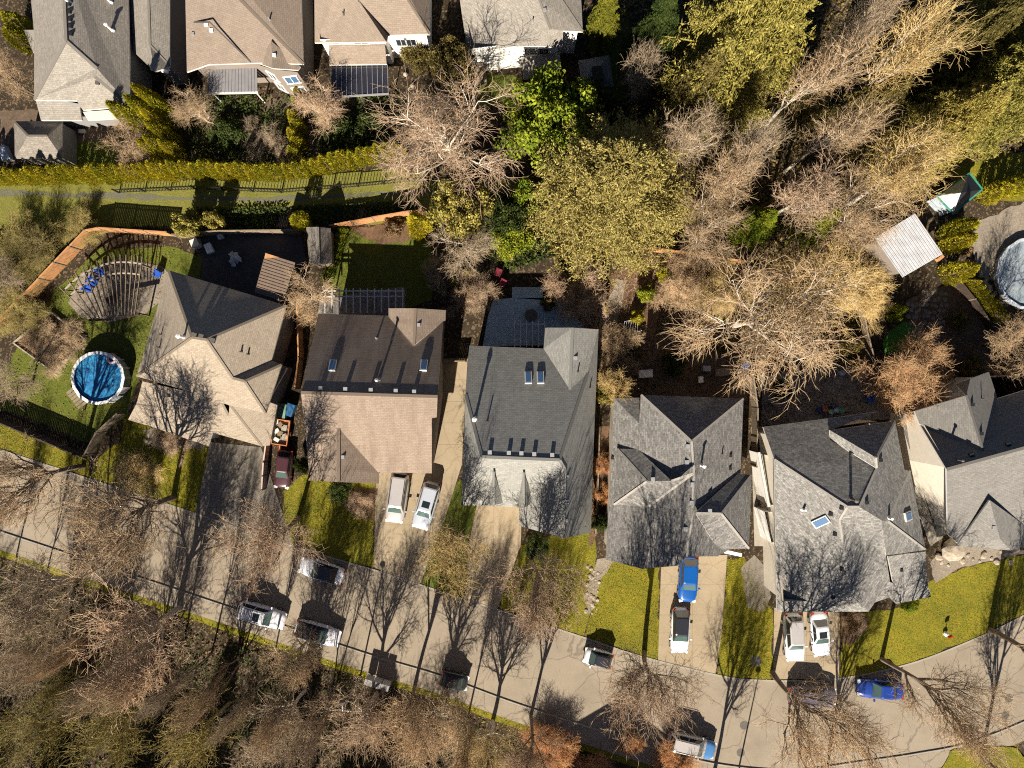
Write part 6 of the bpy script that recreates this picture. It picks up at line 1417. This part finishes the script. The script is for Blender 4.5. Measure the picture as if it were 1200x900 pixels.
# ---------------------------------------------------------------- undergrowth
def in_poly(poly, n, rng):
    P = np.array(poly, float); lo, hi = P.min(0), P.max(0); out = []
    q = rng.uniform(lo, hi, (n, 2)); x, y = q[:, 0], q[:, 1]; c = np.zeros(n, bool); j = len(P) - 1
    for i in range(len(P)):
        c ^= ((P[i, 1] > y) != (P[j, 1] > y)) & (x < (P[j, 0] - P[i, 0]) * (y - P[i, 1]) / (P[j, 1] - P[i, 1] + 1e-9) + P[i, 0]); j = i
    q = q[c]; return np.stack([(q[:, 0] - 600) / 12, (450 - q[:, 1]) / 12, np.zeros(len(q))], 1)
def undergrowth(name, label, poly, n, hh, matl, seed, kind='stem', size=.12):
    rng = np.random.default_rng(seed); A_ = in_poly(poly, n, rng)
    clump_ = np.sin(A_[:, 0] * .9 + seed) * np.sin(A_[:, 1] * .8 + 2 * seed) + .5 * np.sin(A_[:, 0] * 2.7) * np.sin(A_[:, 1] * 3.1)
    A_ = A_[clump_ + rng.random(len(A_)) * 1.2 > .15]; k = len(A_)
    if kind == 'stem':
        D = unit(rng.normal(size=(k, 3)) * np.array([.7, .7, .3]) + np.array([0, 0, .7])); B_ = A_ + D * (hh * rng.uniform(.4, 1.4, k))[:, None]
        ch = [spikes(A_, B_, .012)]
        for q_ in range(3):
            f = rng.uniform(.3, .9, k)[:, None]; s0 = A_ * (1 - f) + B_ * f; d2 = unit(D + rng.normal(size=(k, 3)) * .7); ch.append(spikes(s0, s0 + d2 * (hh * .5 * rng.uniform(.4, 1.2, k))[:, None], .008))
    else:
        A_[:, 2] = rng.random(k) * hh + .03; ch = [leaves(rng, A_, unit(rng.normal(size=(k, 3)) * .7 + np.array([0, 0, 1])), size, .6)]
    me = np_mesh(name, ch); me.materials.append(matl); o = mesh_obj(name, me); tag(o, label, 'undergrowth', None, 'stuff'); return o
SW_ = [(-60, 665), (0, 672), (115, 702), (272, 752), (425, 802), (515, 830), (600, 862), (690, 895), (700, 980), (-60, 980)]
undergrowth('brambles', 'tangled bare brambles on the forest floor below the road', SW_, 9000, .7, B_grey, 1)
undergrowth('leaf_litter', 'dry fallen leaves on the forest floor below the road', SW_, 14000, .12, F_dry, 2, 'leaf', .12)
undergrowth('ivy', 'dark green ivy on the forest floor below the road', SW_, 30000, .35, F_deep, 3, 'leaf', .14)
NE_ = [(700, -40), (1220, -40), (1220, 170), (1110, 200), (1085, 250), (1020, 270), (1040, 330), (985, 400), (930, 420), (770, 340), (760, 280), (800, 200), (740, 130)]
undergrowth('brambles', 'tangled bare undergrowth in the upper right wood', NE_, 9000, .8, B_grey, 4)
undergrowth('leaf_litter', 'fallen leaves in the upper right wood', NE_, 22000, .12, F_dry, 5, 'leaf', .13)
undergrowth('ivy', 'green ground cover in the upper right wood', NE_, 26000, .5, F_olive, 6, 'leaf', .15)
LW = [(-60, 272), (100, 268), (112, 274), (60, 328), (4, 385), (-60, 400)]
undergrowth('brambles', 'mossy thicket on the waste ground at left', LW, 7000, .9, B_moss, 7)
undergrowth('ivy', 'olive ground cover on the waste ground at left', LW, 9000, .5, F_olive, 8, 'leaf', .14)
GD = [(700, 320), (752, 298), (870, 312), (880, 380), (770, 400), (740, 470), (700, 470)]
undergrowth('garden_stalks', 'dry stalks scattered through the mulch garden', GD, 5000, .6, B_beige, 9)
TG = [(230, 112), (480, 112), (470, 176), (260, 198), (215, 190)]
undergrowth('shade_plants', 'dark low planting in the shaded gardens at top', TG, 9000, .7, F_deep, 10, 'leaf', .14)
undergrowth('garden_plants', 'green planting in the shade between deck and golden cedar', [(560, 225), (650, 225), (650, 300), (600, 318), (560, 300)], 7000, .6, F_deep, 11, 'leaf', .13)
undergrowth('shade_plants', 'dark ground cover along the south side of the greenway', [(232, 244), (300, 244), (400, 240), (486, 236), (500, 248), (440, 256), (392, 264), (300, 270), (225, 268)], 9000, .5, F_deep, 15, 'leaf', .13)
undergrowth('garden_stalks', 'dry stalks in the timber edged bed', [(62, 368), (100, 398), (66, 435), (22, 402)], 2500, .5, B_beige, 12)
LWN = [[(332, 575), (356, 556), (442, 562), (438, 664), (407, 658), (328, 634)], [(610, 640), (696, 612), (700, 690), (684, 745), (586, 713)], [(698, 672), (720, 655), (774, 660), (770, 773), (747, 766), (686, 747)], [(852, 655), (872, 652), (906, 716), (904, 797), (890, 797), (840, 791), (846, 740)], [(985, 722), (1060, 712), (1092, 680), (1135, 664), (1200, 650), (1200, 720), (1137, 750), (1062, 779), (984, 795)], [(148, 488), (170, 498), (246, 520), (242, 560), (228, 600), (160, 579), (108, 562), (112, 538), (140, 520)], [(0, 490), (104, 534), (106, 560), (0, 526)]]
for i, q in enumerate(LWN):
    undergrowth('lawn_tufts', ('second', 'third', 'fourth', 'fifth', 'right hand', 'first', 'far left')[i] + ' front lawn covered in uneven mossy tufts', q, 9000, .025, F_yel if i % 2 else F_lawn, 30 + i, 'leaf', .036)
for i, (l, q) in enumerate((('fallen leaves over the yard behind the weathered grey house', [(728, 396), (860, 380), (876, 470), (720, 470)]), ('fallen leaves over the paved yard behind the right house', [(890, 440), (1020, 420), (1045, 490), (892, 500)]), ('fallen leaves over the yard beside the flagstones', [(1075, 345), (1120, 330), (1170, 400), (1155, 455), (1080, 450)]), ('fallen leaves around the round pool lawn', [(30, 395), (62, 345), (118, 290), (206, 290), (165, 441), (108, 520), (0, 478)]))):
    undergrowth('leaf_litter', l, q, 5000, .05, F_dry, 50 + i, 'leaf', .07)
VG = [(0, 652), (115, 688), (272, 738), (425, 788), (515, 815), (600, 846), (690, 878), (690, 890), (600, 858), (515, 828), (425, 800), (272, 750), (115, 700), (0, 664)]
undergrowth('verge_grass', 'tufts of yellow green grass along the footway verge', VG, 26000, .25, F_yel, 13, 'leaf', .07)
